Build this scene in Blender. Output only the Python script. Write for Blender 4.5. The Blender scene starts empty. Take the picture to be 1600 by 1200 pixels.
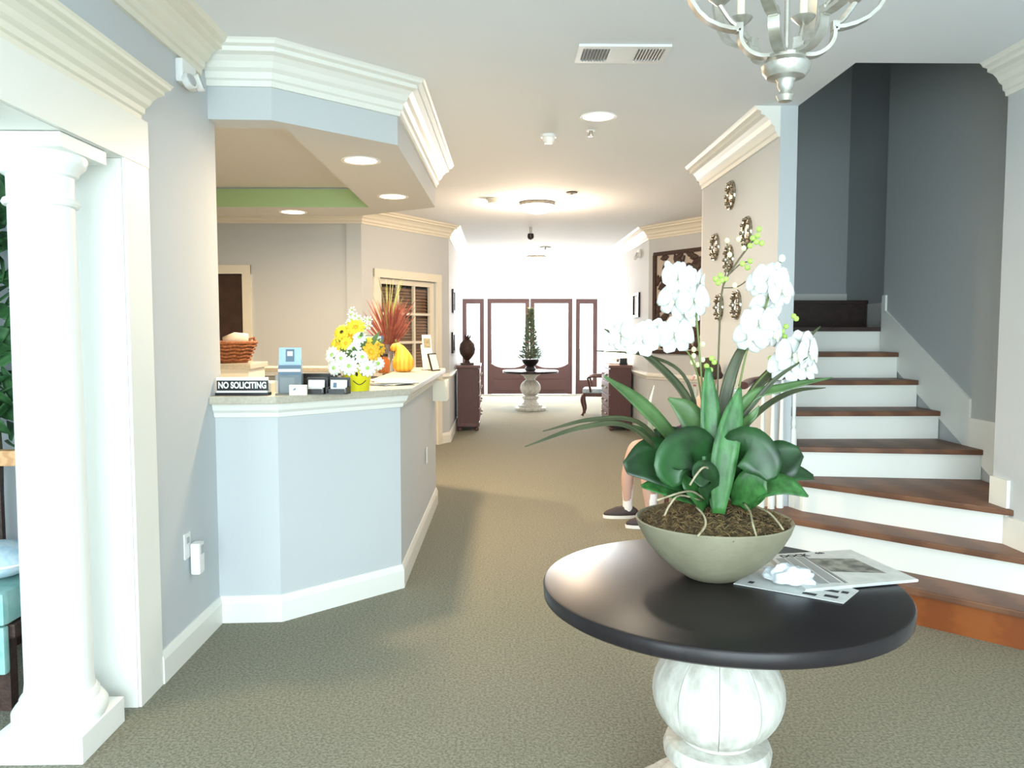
import bpy, bmesh, math, random
from mathutils import Vector, Matrix
R = math.radians
random.seed(7)
sc = bpy.context.scene
col = sc.collection

# ------------------------------------------------------------------ camera
F, PITCH, YAW, EYE = 1250.0, math.atan(83 / 1250), math.atan(20 / 1250), 1.52
cam_data = bpy.data.cameras.new('camera')
cam = bpy.data.objects.new('camera', cam_data)
col.objects.link(cam)
cam_data.sensor_width = 36
cam_data.lens = F / 1600 * 36
cam_data.clip_end = 200
cam.location = (0, 0, EYE)
cam.rotation_euler = (R(90) - PITCH, 0, -YAW)
sc.camera = cam

# ------------------------------------------------------------------ world, large lights, exposure
w = bpy.data.worlds.new('sky')
sc.world = w
w.use_nodes = True
bg = w.node_tree.nodes['Background']
bg.inputs[0].default_value = (0.86, 0.95, 1.0, 1)
bg.inputs[1].default_value = 6.0
sc.view_settings.view_transform = 'Standard'
sc.view_settings.look = 'None'
sc.view_settings.gamma = 1
sc.view_settings.exposure = -0.06
sc.view_settings.use_curve_mapping = False


def area(name, loc, rot, sx, sy, power, color):
    l = bpy.data.lights.new(name, 'AREA')
    l.shape = 'RECTANGLE'
    l.size, l.size_y, l.energy, l.color = sx, sy, power, color
    o = bpy.data.objects.new(name, l)
    o.location, o.rotation_euler = loc, rot
    col.objects.link(o)
    return o


# daylight entering by the glazed entry behind the camera, the side room's window and the doors at the far end
area('entry_daylight', (0.5, -2.15, 1.45), (R(90), 0, 0), 3.8, 2.3, 270, (0.74, 0.94, 1.0))
area('side_room_daylight', (-3.4, -2.15, 1.45), (R(90), 0, 0), 2.4, 2.0, 150, (0.76, 0.94, 1.0))
area('far_door_daylight', (0.73, 19.35, 1.45), (R(-90), 0, 0), 3.2, 2.6, 900, (0.98, 0.95, 1.0))


# ------------------------------------------------------------------ materials
def lin(c):
    return tuple(((v / 255 + 0.055) / 1.055) ** 2.4 if v > 10 else v / 255 / 12.92 for v in c) + (1,)


MATS = {}


def mat(name, rgb, rough=0.6, metal=0.0, noise=None, bump=None, emit=None, coat=0.0, wave=None, sss=0.0, trans=0.0, stretch=None):
    """noise=(scale, rgb2, fac): colour variation; bump=(scale, strength); wave=(scale, rgb2, distortion): grain"""
    m = bpy.data.materials.new(name)
    m.use_nodes = True
    nt = m.node_tree
    b = nt.nodes['Principled BSDF']
    b.inputs['Base Color'].default_value = lin(rgb)
    b.inputs['Roughness'].default_value = rough
    b.inputs['Metallic'].default_value = metal
    b.inputs['Coat Weight'].default_value = coat
    if sss:
        b.inputs['Subsurface Weight'].default_value = sss
        b.inputs['Subsurface Radius'].default_value = (0.01, 0.01, 0.01)
    if trans:
        b.inputs['Transmission Weight'].default_value = trans
    tc = nt.nodes.new('ShaderNodeTexCoord')
    vec = tc.outputs['Object']
    if stretch:
        mp = nt.nodes.new('ShaderNodeMapping')
        mp.inputs['Scale'].default_value = stretch
        nt.links.new(vec, mp.inputs['Vector'])
        vec = mp.outputs['Vector']
    if noise or wave:
        if wave:
            t = nt.nodes.new('ShaderNodeTexWave')
            t.inputs['Scale'].default_value = wave[0]
            t.inputs['Distortion'].default_value = wave[2]
            t.inputs['Detail'].default_value = 3
            c2, lo, hi = wave[1], 0.2, 0.8
        else:
            t = nt.nodes.new('ShaderNodeTexNoise')
            t.inputs['Scale'].default_value = noise[0]
            t.inputs['Detail'].default_value = 4
            c2, lo, hi = noise[1], 0.5 - 0.25 / max(noise[2], .01) * .5, 0.5 + 0.25 / max(noise[2], .01) * .5
        nt.links.new(vec, t.inputs['Vector'])
        cr = nt.nodes.new('ShaderNodeValToRGB')
        cr.color_ramp.elements[0].position = max(0, lo)
        cr.color_ramp.elements[1].position = min(1, hi)
        cr.color_ramp.elements[0].color = lin(rgb)
        cr.color_ramp.elements[1].color = lin(c2)
        nt.links.new(t.outputs['Fac'], cr.inputs['Fac'])
        nt.links.new(cr.outputs['Color'], b.inputs['Base Color'])
    if bump:
        t = nt.nodes.new('ShaderNodeTexNoise')
        t.inputs['Scale'].default_value = bump[0]
        t.inputs['Detail'].default_value = 3
        nt.links.new(vec, t.inputs['Vector'])
        bn = nt.nodes.new('ShaderNodeBump')
        bn.inputs['Strength'].default_value = bump[1]
        bn.inputs['Distance'].default_value = 0.01
        nt.links.new(t.outputs['Fac'], bn.inputs['Height'])
        nt.links.new(bn.outputs['Normal'], b.inputs['Normal'])
    if emit:
        b.inputs['Emission Color'].default_value = lin(emit[0])
        b.inputs['Emission Strength'].default_value = emit[1]
    MATS[name] = m
    return m


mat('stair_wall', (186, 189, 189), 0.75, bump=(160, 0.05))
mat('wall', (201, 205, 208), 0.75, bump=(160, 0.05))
mat('ceiling', (236, 240, 245), 0.85, bump=(120, 0.06))
mat('trim', (240, 239, 232), 0.42)
mat('trim_cream', (234, 229, 214), 0.5)
mat('column_white', (246, 246, 242), 0.4)
mat('carpet', (150, 148, 130), 0.95, noise=(90, (116, 113, 98), 1.0), bump=(150, 0.9))
mat('tread_wood', (122, 82, 58), 0.5, wave=(1.2, (102, 66, 46), 2), coat=0.0, stretch=(1, 14, 14))
mat('orange_wood', (150, 82, 36), 0.4, wave=(1.2, (132, 68, 28), 2), coat=0.1, stretch=(1, 14, 14))
mat('mahogany', (92, 40, 28), 0.32, wave=(4, (62, 24, 18), 4), coat=0.2, stretch=(12, 12, 2))
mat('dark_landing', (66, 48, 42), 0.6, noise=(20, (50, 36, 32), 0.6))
mat('tabletop', (38, 33, 33), 0.3, noise=(14, (32, 28, 30), 0.7), stretch=(1, 8, 1))
mat('table_edge', (34, 36, 44), 0.42)
mat('whitewash', (214, 212, 204), 0.5, noise=(9, (180, 176, 166), 0.8), bump=(40, 0.15), stretch=(3, 3, 1))
mat('bowl', (142, 136, 114), 0.7, noise=(6, (126, 120, 98), 0.7), bump=(60, 0.15))
mat('moss_fibre', (128, 104, 66), 0.9, noise=(50, (84, 64, 38), 0.9))
mat('moss', (104, 84, 52), 0.95, noise=(60, (60, 46, 26), 0.9), bump=(90, 1.0))
mat('root', (176, 164, 136), 0.7, noise=(40, (130, 120, 92), 0.7))
mat('leaf_broad', (24, 46, 22), 0.42, noise=(9, (38, 82, 37), 0.9))
mat('leaf_bright', (38, 80, 34), 0.45, noise=(16, (60, 112, 54), 0.9), stretch=(3, 3, 1))
mat('leaf_strap', (62, 88, 46), 0.45, noise=(10, (80, 112, 62), 0.8))
mat('leaf_olive', (70, 74, 46), 0.5, noise=(10, (50, 58, 32), 0.8))
mat('petal', (222, 224, 222), 0.6)
mat('lip', (236, 240, 208), 0.5)
mat('bud_green', (168, 206, 96), 0.45)
mat('bud_pale', (230, 232, 180), 0.45)
mat('stem', (104, 118, 60), 0.5)
mat('stem_brown', (92, 84, 60), 0.6)
mat('stake', (214, 204, 170), 0.6)
mat('newsprint', (206, 207, 204), 0.85, noise=(30, (190, 192, 190), 0.6))
mat('newsprint_text', (150, 152, 152), 0.9, wave=(26, (196, 197, 196), 0.0), stretch=(0, 1, 0))
mat('news_photo', (92, 94, 90), 0.85, noise=(26, (150, 148, 138), 1.0))
mat('ink', (40, 40, 44), 0.8)
mat('plastic_bag', (236, 241, 246), 0.25, trans=0.25)
mat('silver', (206, 204, 198), 0.34, metal=0.75, noise=(18, (176, 170, 158), 0.8))
mat('candle', (240, 232, 206), 0.5)
mat('bulb', (255, 244, 222), 0.3, emit=((255, 226, 180), 6))
mat('lamp_disc', (255, 250, 240), 0.4, emit=((255, 226, 186), 14))
mat('lamp_glass', (255, 250, 240), 0.4, emit=((255, 232, 200), 9))
mat('white_plastic', (240, 240, 238), 0.4)
mat('grey_plastic', (176, 178, 180), 0.35)
mat('dark_metal', (40, 38, 38), 0.4, metal=0.5)
mat('black_plastic', (24, 24, 27), 0.35)
mat('laminate', (196, 188, 172), 0.45, noise=(70, (180, 172, 156), 0.7))
mat('wood_ledge', (216, 168, 120), 0.5, wave=(3, (198, 146, 98), 4), stretch=(2, 14, 14))
mat('green_band', (168, 196, 142), 0.7)
mat('opening_shade', (70, 48, 36), 0.6, noise=(10, (56, 38, 28), 0.6))
mat('door_wood', (84, 54, 50), 0.5, wave=(3, (70, 42, 40), 3), stretch=(12, 12, 2))
mat('cab_wood', (112, 78, 76), 0.45, wave=(3, (92, 60, 60), 3), stretch=(12, 12, 2))
mat('blind', (176, 132, 106), 0.6)
mat('wicker', (168, 104, 62), 0.75, noise=(60, (120, 68, 38), 0.9), bump=(70, 0.8))
mat('towel', (240, 228, 206), 0.9)
mat('yellow_pot', (240, 226, 40), 0.35)
mat('yellow_petal', (250, 224, 60), 0.5)
mat('orange_petal', (246, 186, 44), 0.5)
mat('white_petal', (250, 252, 240), 0.5)
mat('bouquet_leaf', (96, 124, 64), 0.55)
mat('flower_eye', (86, 60, 20), 0.7)
mat('rust_grass', (160, 92, 76), 0.9, noise=(30, (124, 66, 56), 0.8))
mat('grass_green', (120, 128, 72), 0.7)
mat('gourd', (240, 190, 72), 0.5, wave=(9, (226, 164, 52), 1))
mat('amber', (190, 108, 48), 0.2, trans=0.3)
mat('paper', (244, 242, 236), 0.7)
mat('paper_blue', (176, 206, 226), 0.6)
mat('slate_blue', (96, 120, 140), 0.5)
mat('acrylic', (226, 234, 238), 0.08, trans=0.85)
mat('carved', (74, 52, 44), 0.55, noise=(30, (54, 36, 30), 0.8), bump=(50, 0.4))
mat('art_back', (196, 186, 176), 0.8)
mat('mirror', (196, 188, 172), 0.16, metal=0.9, noise=(40, (120, 108, 92), 0.9))
mat('skin', (204, 166, 150), 0.55, sss=0.05)
mat('hair', (62, 48, 40), 0.7, bump=(80, 0.5))
mat('shirt_purple', (70, 48, 78), 0.8, bump=(60, 0.2))
mat('shorts_dark', (54, 50, 58), 0.85, bump=(60, 0.2))
mat('sock', (244, 238, 236), 0.9, bump=(120, 0.3))
mat('shoe', (70, 62, 64), 0.8)
mat('sole', (240, 236, 230), 0.6)
mat('cushion_blue', (168, 196, 214), 0.8, noise=(20, (206, 220, 226), 0.9))
mat('cushion_teal', (128, 178, 172), 0.85, noise=(14, (160, 200, 196), 0.7))
mat('bush_leaf', (40, 84, 44), 0.6, noise=(12, (70, 120, 66), 0.8))
mat('topiary', (96, 110, 84), 0.8)
mat('ground', (150, 150, 146), 0.9, noise=(3, (132, 134, 128), 0.6))
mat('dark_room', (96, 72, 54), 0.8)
mat('vent_dark', (190, 192, 192), 0.6)
g = bpy.data.materials.new('glass')
g.use_nodes = True
nt = g.node_tree
nt.nodes.remove(nt.nodes['Principled BSDF'])
tr, gl, mx = nt.nodes.new('ShaderNodeBsdfTransparent'), nt.nodes.new('ShaderNodeBsdfGlossy'), nt.nodes.new('ShaderNodeMixShader')
gl.inputs['Roughness'].default_value = 0.03
tr.inputs['Color'].default_value = (0.93, 0.96, 0.95, 1)
mx.inputs[0].default_value = 0.06
nt.links.new(tr.outputs[0], mx.inputs[1])
nt.links.new(gl.outputs[0], mx.inputs[2])
nt.links.new(mx.outputs[0], nt.nodes['Material Output'].inputs['Surface'])
MATS['glass'] = g
MATS['tabletop'].node_tree.nodes['Principled BSDF'].inputs['Specular IOR Level'].default_value = 0.22


# ------------------------------------------------------------------ mesh helpers
class MB:
    def __init__(s):
        s.v, s.f = [], []

    def add(s, vs, fs):
        o = len(s.v)
        s.v += [tuple(v) for v in vs]
        s.f += [tuple(i + o for i in f) for f in fs]
        return s

    def box(s, x0, x1, y0, y1, z0, z1):
        return s.add([(x, y, z) for z in (z0, z1) for y in (y0, y1) for x in (x0, x1)],
                     [(0, 2, 3, 1), (4, 5, 7, 6), (0, 1, 5, 4), (2, 6, 7, 3), (0, 4, 6, 2), (1, 3, 7, 5)])

    def prism(s, pts, z0, z1):
        n = len(pts)
        return s.add([(x, y, z0) for x, y in pts] + [(x, y, z1) for x, y in pts],
                     [tuple(range(n))[::-1], tuple(range(n, 2 * n))] + [(i, (i + 1) % n, n + (i + 1) % n, n + i) for i in range(n)])

    def lathe(s, prof, n=32, a0=0, a1=360, c=(0, 0, 0), cap=True):
        full = abs(a1 - a0) >= 359.9
        m = n if full else n + 1
        k = len(prof)
        vs = []
        for i in range(m):
            a = R(a0 + (a1 - a0) * i / n)
            vs += [(c[0] + r * math.cos(a), c[1] + r * math.sin(a), c[2] + z) for r, z in prof]
        fs = []
        for i in range(n):
            j = (i + 1) % m
            for q in range(k - 1):
                fs.append((i * k + q, j * k + q, j * k + q + 1, i * k + q + 1))
        if cap and full:
            if prof[0][0] > 1e-5: fs.append(tuple(i * k for i in range(m))[::-1])
            if prof[-1][0] > 1e-5: fs.append(tuple(i * k + k - 1 for i in range(m)))
        if not full:
            fs += [tuple(range(k)), tuple(range((m - 1) * k, m * k))[::-1]]
        return s.add(vs, fs)

    def tube(s, pts, r, n=8, flat=1.0):
        pts = [Vector(p) for p in pts]
        rs = r if isinstance(r, (list, tuple)) else [r] * len(pts)
        vs, prev = [], None
        for i, p in enumerate(pts):
            t = (pts[min(i + 1, len(pts) - 1)] - pts[max(i - 1, 0)]).normalized()
            if prev is None:
                h = Vector((0, 0, 1)) if abs(t.z) < 0.9 else Vector((1, 0, 0))
                prev = t.cross(h).normalized()
            u = (prev - t * prev.dot(t)).normalized()
            prev = u
            q = t.cross(u)
            for j in range(n):
                a = 2 * math.pi * j / n
                vs.append(p + (u * math.cos(a) + q * math.sin(a) * flat) * rs[i])
        fs = [(i * n + j, i * n + (j + 1) % n, (i + 1) * n + (j + 1) % n, (i + 1) * n + j) for i in range(len(pts) - 1) for j in range(n)]
        fs += [tuple(range(n))[::-1], tuple(range((len(pts) - 1) * n, len(pts) * n))]
        return s.add(vs, fs)

    def sweep(s, path, prof, closed=False):
        """profile (d, z): d = offset to the RIGHT of travel along the 2D path, mitred"""
        n, k = len(path), len(prof)
        P = [Vector(p) for p in path]
        vs = []
        for i in range(n):
            def nrm(a, b):
                t = (b - a).normalized()
                return Vector((t.y, -t.x))
            n0 = nrm(P[i - 1], P[i]) if i > 0 or closed else None
            n1 = nrm(P[i], P[(i + 1) % n]) if i < n - 1 or closed else None
            if n0 is None: m = n1
            elif n1 is None: m = n0
            else:
                m = (n0 + n1).normalized()
                m = m / max(m.dot(n0), .3)
            vs += [(P[i].x + m.x * d, P[i].y + m.y * d, z) for d, z in prof]
        fs = []
        for i in range(n if closed else n - 1):
            j = (i + 1) % n
            for q in range(k):
                r_ = (q + 1) % k
                fs.append((i * k + q, i * k + r_, j * k + r_, j * k + q))
        if not closed:
            fs += [tuple(range(k)), tuple(range((n - 1) * k, n * k))[::-1]]
        return s.add(vs, fs)

    def ribbon(s, pts, wid, nrm=(0, -1, 0), fold=0.25, thick=0.0015):
        """leaf blade: folded along its midrib, with thickness"""
        pts = [Vector(p) for p in pts]
        nrm = Vector(nrm).normalized()
        vs = []
        k = len(pts)
        for i, p in enumerate(pts):
            t = (pts[min(i + 1, k - 1)] - pts[max(i - 1, 0)]).normalized()
            u = t.cross(nrm)
            u = u.normalized() if u.length > 1e-4 else Vector((1, 0, 0))
            q = u.cross(t).normalized()
            h = wid[i] / 2
            for sgn in (0, 1):
                o = q * (thick * (sgn - .5))
                vs += [p - u * h + q * h * fold + o, p - u * h * .5 + q * h * fold * .3 + o, p + o, p + u * h * .5 + q * h * fold * .3 + o, p + u * h + q * h * fold + o]
        fs = []
        for i in range(k - 1):
            a, b = i * 10, (i + 1) * 10
            for j in range(4):
                fs.append((a + j, a + j + 1, b + j + 1, b + j))
                fs.append((a + 5 + j, b + 5 + j, b + 6 + j, a + 6 + j))
            fs.append((a, b, b + 5, a + 5))
            fs.append((a + 4, a + 9, b + 9, b + 4))
        fs.append((0, 5, 6, 7, 8, 9, 4, 3, 2, 1))
        e = (k - 1) * 10
        fs.append((e, e + 1, e + 2, e + 3, e + 4, e + 9, e + 8, e + 7, e + 6, e + 5))
        return s.add(vs, fs)

    def ball(s, c, r, n=10, m=6, sz=1.0):
        prof = [(max(r * math.sin(math.pi * i / m), 1e-6), -r * sz * math.cos(math.pi * i / m)) for i in range(m + 1)]
        return s.lathe(prof, n, c=c, cap=False)

    def xf(s, M):
        s.v = [tuple(M @ Vector(v)) for v in s.v]
        return s

    def mesh(s, name, m, smooth=False, bevel=0):
        me = bpy.data.meshes.new(name)
        me.from_pydata(s.v, [], s.f)
        bm = bmesh.new()
        bm.from_mesh(me)
        bmesh.ops.remove_doubles(bm, verts=bm.verts, dist=1e-6)
        bmesh.ops.recalc_face_normals(bm, faces=bm.faces)
        if bevel:
            es = [e for e in bm.edges if len(e.link_faces) == 2 and e.calc_face_angle(0) > 0.5]
            bmesh.ops.bevel(bm, geom=es, offset=bevel, segments=2, affect='EDGES', profile=0.7)
        bm.to_mesh(me)
        bm.free()
        if smooth:
            me.shade_smooth()
            if smooth != 'all':
                me.set_sharp_from_angle(angle=R(38))
        me.materials.append(MATS[m])
        return me

    def build(s, name, m, parent=None, smooth=False, bevel=0, loc=None, rot=None):
        return put(name, s.mesh(name, m, smooth, bevel), parent, loc, rot)


def put(name, me, parent=None, loc=None, rot=None):
    o = bpy.data.objects.new(name, me)
    col.objects.link(o)
    if parent: o.parent = parent
    if loc: o.location = loc
    if rot: o.rotation_euler = rot
    return o


def tag(o, label, cat, group=None, kind=None):
    o['label'], o['category'] = label, cat
    if group: o['group'] = group
    if kind: o['kind'] = kind
    return o


def thing(name, label, cat, loc=(0, 0, 0), rz=0, group=None):
    o = bpy.data.objects.new(name, None)
    o.empty_display_size = 0.1
    col.objects.link(o)
    o.location, o.rotation_euler = loc, (0, 0, rz)
    return tag(o, label, cat, group)


def struct(o, label=None, cat=None):
    o['kind'] = 'structure'
    if label: o['label'] = label
    if cat: o['category'] = cat
    return o


def sroot(name, label, cat, loc=(0, 0, 0), rz=0):
    return struct(thing(name, label, cat, loc, rz))


def dup(root, loc, rz=None, label=None):
    r = root.copy()
    col.objects.link(r)
    r.location = loc
    if rz is not None: r.rotation_euler = (0, 0, rz)
    if label: r['label'] = label
    for ch in list(root.children):
        c = ch.copy(); col.objects.link(c); c.parent = r
        for gch in ch.children:
            d = gch.copy(); col.objects.link(d); d.parent = c
    return r


def text(name, body, size, m, parent, loc, rot, depth=0.001, align='CENTER', sx=1.0):
    c = bpy.data.curves.new(name, 'FONT')
    c.body, c.size, c.extrude, c.align_x, c.align_y = body, size, depth, align, 'CENTER'
    c.offset = 0.002 * size / 0.05
    t = bpy.data.objects.new('tmp', c)
    col.objects.link(t)
    bpy.context.view_layer.update()
    me = bpy.data.meshes.new_from_object(t.evaluated_get(bpy.context.evaluated_depsgraph_get()))
    bpy.data.objects.remove(t)
    me.materials.clear()
    me.materials.append(MATS[m])
    o = put(name, me, parent, loc, rot)
    o.scale = (sx, 1, 1)
    return o


def spl(pts, n=12):
    """Catmull-Rom through the points"""
    P = [Vector(p) for p in pts]
    P = [P[0] * 2 - P[1]] + P + [P[-1] * 2 - P[-2]]
    out = []
    segs = len(P) - 3
    for i in range(n + 1):
        u = i / n * segs
        k = min(int(u), segs - 1)
        t = u - k
        a, b, c, d = P[k:k + 4]
        out.append(0.5 * ((2 * b) + (c - a) * t + (2 * a - 5 * b + 4 * c - d) * t * t + (3 * b - a - 3 * c + d) * t ** 3))
    return out


FW = Vector((math.sin(YAW) * math.cos(PITCH), math.cos(YAW) * math.cos(PITCH), -math.sin(PITCH)))
RT = Vector((math.cos(YAW), -math.sin(YAW), 0))
UP = RT.cross(FW)


def at(px, py, y):
    """world point at distance y into the place, from a measured position"""
    d = FW + RT * ((px - 800) / F) + UP * ((600 - py) / F)
    return Vector((0, 0, EYE)) + d * (y / d.y)


def onz(px, py, z):
    d = FW + RT * ((px - 800) / F) + UP * ((600 - py) / F)
    return Vector((0, 0, EYE)) + d * ((z - EYE) / d.z)


CZ = 2.93     # ceiling
SZ = 2.58     # soffit over the reception

# ------------------------------------------------------------------ floor, ceiling, ground
m = MB().box(-5.2, 3.9, -2.4, 19.2, -0.12, 0)
struct(m.build('floor', 'carpet'), 'olive brown loop pile carpet running down the hall', 'carpet')
m = MB().box(-5.2, 1.88, -2.4, 19.2, CZ, CZ + .2).box(1.88, 3.9, -2.4, 4.29, CZ, CZ + .2).box(1.88, 3.9, 7.7, 19.2, CZ, CZ + .2)
struct(m.build('ceiling', 'ceiling'), 'plain off white painted ceiling over lobby and hall', 'ceiling')
m = MB().box(-30, 30, 19.3, 70, -.3, -.05).box(-30, 30, -40, -2.5, -.3, -.05)
struct(m.build('ground', 'ground'), 'pale paving outside beyond the glass doors', 'ground')

# ------------------------------------------------------------------ walls
T = 3.0


def wall(name, prisms, label, mm='wall'):
    m = MB()
    for p in prisms:
        m.prism(p[0], p[1], p[2])
    return struct(m.build(name, mm), label, 'wall')


def rect(x0, x1, y0, y1):
    return [(x0, y0), (x1, y0), (x1, y1), (x0, y1)]


LW = -1.46
wall('wall_left', [(rect(-1.66, LW, 3.19, 4.21), 0, CZ), (rect(-1.66, LW, -2.2, 3.19), 2.2, CZ)], 'pale grey wall with a headed opening onto the column')
wall('wall_reception_side', [(rect(-5.0, -1.66, 4.09, 4.21), 0, CZ)], 'grey partition between side room and reception')
wall('wall_side_room', [(rect(-5.15, -5.0, -2.2, 9.5), 0, CZ)], 'far left wall of side room')
wall('wall_right', [(rect(2.70, 2.82, -2.2, 4.29), 0, CZ)], 'pale grey wall at the foot of stairs on the right')
wall('wall_plates', [(rect(1.77, 1.88, 5.1, 7.0), 0, 5.6), ([(1.77, 7.0), (1.88, 7.0), (2.06, 7.6), (2.06, 7.75), (1.95, 7.75)], 0, 5.6)], 'beige wall carrying round wall medallions')
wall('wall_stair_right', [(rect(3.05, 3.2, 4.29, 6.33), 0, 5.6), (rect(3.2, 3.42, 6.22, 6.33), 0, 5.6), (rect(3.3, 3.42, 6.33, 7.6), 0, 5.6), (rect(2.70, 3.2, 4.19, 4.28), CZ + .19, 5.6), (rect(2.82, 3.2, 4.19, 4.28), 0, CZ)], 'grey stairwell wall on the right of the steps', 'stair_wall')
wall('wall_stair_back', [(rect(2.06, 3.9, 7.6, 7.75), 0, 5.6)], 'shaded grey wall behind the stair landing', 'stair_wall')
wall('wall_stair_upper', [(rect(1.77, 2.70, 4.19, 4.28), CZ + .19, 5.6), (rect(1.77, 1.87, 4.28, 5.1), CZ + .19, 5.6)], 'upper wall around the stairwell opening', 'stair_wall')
wall('ceiling_stairwell', [(rect(1.7, 3.6, 4.1, 7.8), 5.6, 5.7)], 'ceiling high above the stairwell', 'ceiling')
wall('wall_nook', [(rect(2.95, 3.1, 7.75, 9.5), 0, CZ)], 'side wall of recess right of hall')
wall('wall_hall_right', [([(2.05, 11.0), (2.95, 9.5), (3.1, 9.5), (3.1, 13.6), (2.46, 13.6), (2.05, 13.6)], 0, CZ)], 'beige hall wall with a canted face on the right')
wall('wall_foyer_right', [(rect(2.46, 2.6, 13.6, 19.0), 0, CZ)], 'foyer wall right of the glass doors')
wall('wall_foyer_left', [(rect(-1.12, -1.0, 13.3, 19.0), 0, CZ)], 'foyer wall left of the glass doors')
# canted wall with the glazed door: (-1.6, 9.4) -> (-0.68, 10.9); the door opening is t 0.18..1.52
cd = Vector((0.92, 1.5)).normalized()


def cw(t, d=0.0):
    return (-1.6 + cd.x * t - cd.y * d, 9.4 + cd.y * t + cd.x * d)


D0, D1, DH = 0.30, 1.46, 2.16
wall('wall_hall_left', [([cw(0), cw(D0), cw(D0, .14), cw(-.1, .14)], 0, CZ), ([cw(D1), (-.68, 10.9), (-.68, 13.3), (-1.12, 13.3), cw(1.5, .14), cw(D1, .14)], 0, CZ), ([cw(D0), cw(D1), cw(D1, .14), cw(D0, .14)], DH, CZ)], 'beige hall wall with a canted face on the left')
wall('wall_reception_back', [(rect(-5.0, -3.45, 9.4, 9.54), 0, CZ), (rect(-2.98, -1.6, 9.4, 9.54), 0, CZ), (rect(-3.45, -2.98, 9.4, 9.54), 2.18, CZ)], 'warm beige wall at the back of reception')
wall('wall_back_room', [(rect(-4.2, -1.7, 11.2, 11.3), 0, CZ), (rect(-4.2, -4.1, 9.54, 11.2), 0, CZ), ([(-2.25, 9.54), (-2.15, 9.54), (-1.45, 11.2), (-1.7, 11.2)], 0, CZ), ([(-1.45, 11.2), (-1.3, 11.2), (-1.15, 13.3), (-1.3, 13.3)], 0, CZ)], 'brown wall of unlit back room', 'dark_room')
# far wall with three glazed openings
wall('wall_far', [(rect(-1.12, -.87, 19.0, 19.16), 0, CZ), (rect(-.87, 2.33, 19.0, 19.16), 2.86, CZ), (rect(-.36, -.28, 19.0, 19.16), 0, 2.30), (rect(1.74, 1.82, 19.0, 19.16), 0, 2.30), (rect(2.33, 2.6, 19.0, 19.16), 0, CZ), (rect(-.87, -.36, 19., 19.16), 2.30, 2.86), (rect(1.82, 2.33, 19., 19.16), 2.30, 2.86)], 'far wall around the glass entrance doors', 'trim')
# entry wall behind the camera: wide glazed opening, and the side room's window
wall('wall_front', [(rect(-5.15, -4.6, -2.4, -2.2), 0, CZ), (rect(-4.6, -2.2, -2.4, -2.2), 0, .45), (rect(-4.6, -2.2, -2.4, -2.2), 2.45, CZ), (rect(-2.2, -1.4, -2.4, -2.2), 0, CZ), (rect(-1.4, 2.4, -2.4, -2.2), 2.6, CZ), (rect(2.4, 2.82, -2.4, -2.2), 0, CZ), (rect(-1.4, 2.4, -2.4, -2.2), 0, .3)], 'entry wall with wide windows')
for i, (x0, x1, z0, z1) in enumerate([(-1.4, 2.4, .3, 2.6), (-4.6, -2.2, .45, 2.45)]):
    wr = sroot('window_%d' % (4 + i), 'white framed entry window' if i == 0 else 'white framed side room window', 'window', (0, -2.3, 0))
    fr = MB().box(x0, x1, -.04, .04, z0, z0 + .06).box(x0, x1, -.04, .04, z1 - .06, z1)
    n = 4 if i == 0 else 2
    for k in range(n + 1):
        x = x0 + (x1 - x0 - .06) * k / n
        fr.box(x, x + .06, -.04, .04, z0, z1)
    fr.build('window_frame', 'trim', wr)

# ------------------------------------------------------------------ soffit and tray over the reception
A, B, C_, D_ = (LW, 4.117), (-1.145, 4.131), (-.58, 4.668), (-.55, 6.97)
E_ = (-1.29, 7.5)
m = MB()
m.prism([(-1.12, 4.155), C_, D_, (-1.12, 7.378)], SZ, CZ)
m.prism([(-5.0, 4.21), (-1.46, 4.21), A, B, (-1.12, 4.155), (-1.12, 4.3), (-5.0, 4.3)], SZ, CZ)
m.prism([(-5.0, 7.0), (-1.12, 7.0), (-1.12, 7.378), E_, (-5.0, 7.5)], SZ, CZ)
m.box(-5.0, -1.12, 4.3, 7.0, 2.745, CZ)
so = struct(m.build('ceiling_soffit', 'wall'), 'dropped soffit with recessed tray above the reception counter', 'soffit')
gb = MB().box(-5.0, -1.122, 6.985, 6.999, SZ + .003, 2.735)  # far inner face of the tray in one even green
gb.build('tray_band', 'green_band', so)['label'] = 'green inner face of ceiling tray'

# ------------------------------------------------------------------ crown mouldings (trim)
def crown_prof(top, h=.17, p=.16):
    q = [(0, -1), (.10, -1), (.12, -.86), (.20, -.82), (.22, -.66), (.34, -.58), (.42, -.44), (.56, -.32), (.74, -.27), (.74, -.16), (.90, -.12), (.94, -.05), (1.0, 0), (0, 0)]
    return [(a * p, top + b * h) for a, b in q]


def trim(n, path, prof, label, mm='trim', cat='moulding'):
    return struct(MB().sweep(path, prof).build('trim_%d' % n, mm, smooth=False), label, cat)


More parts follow.
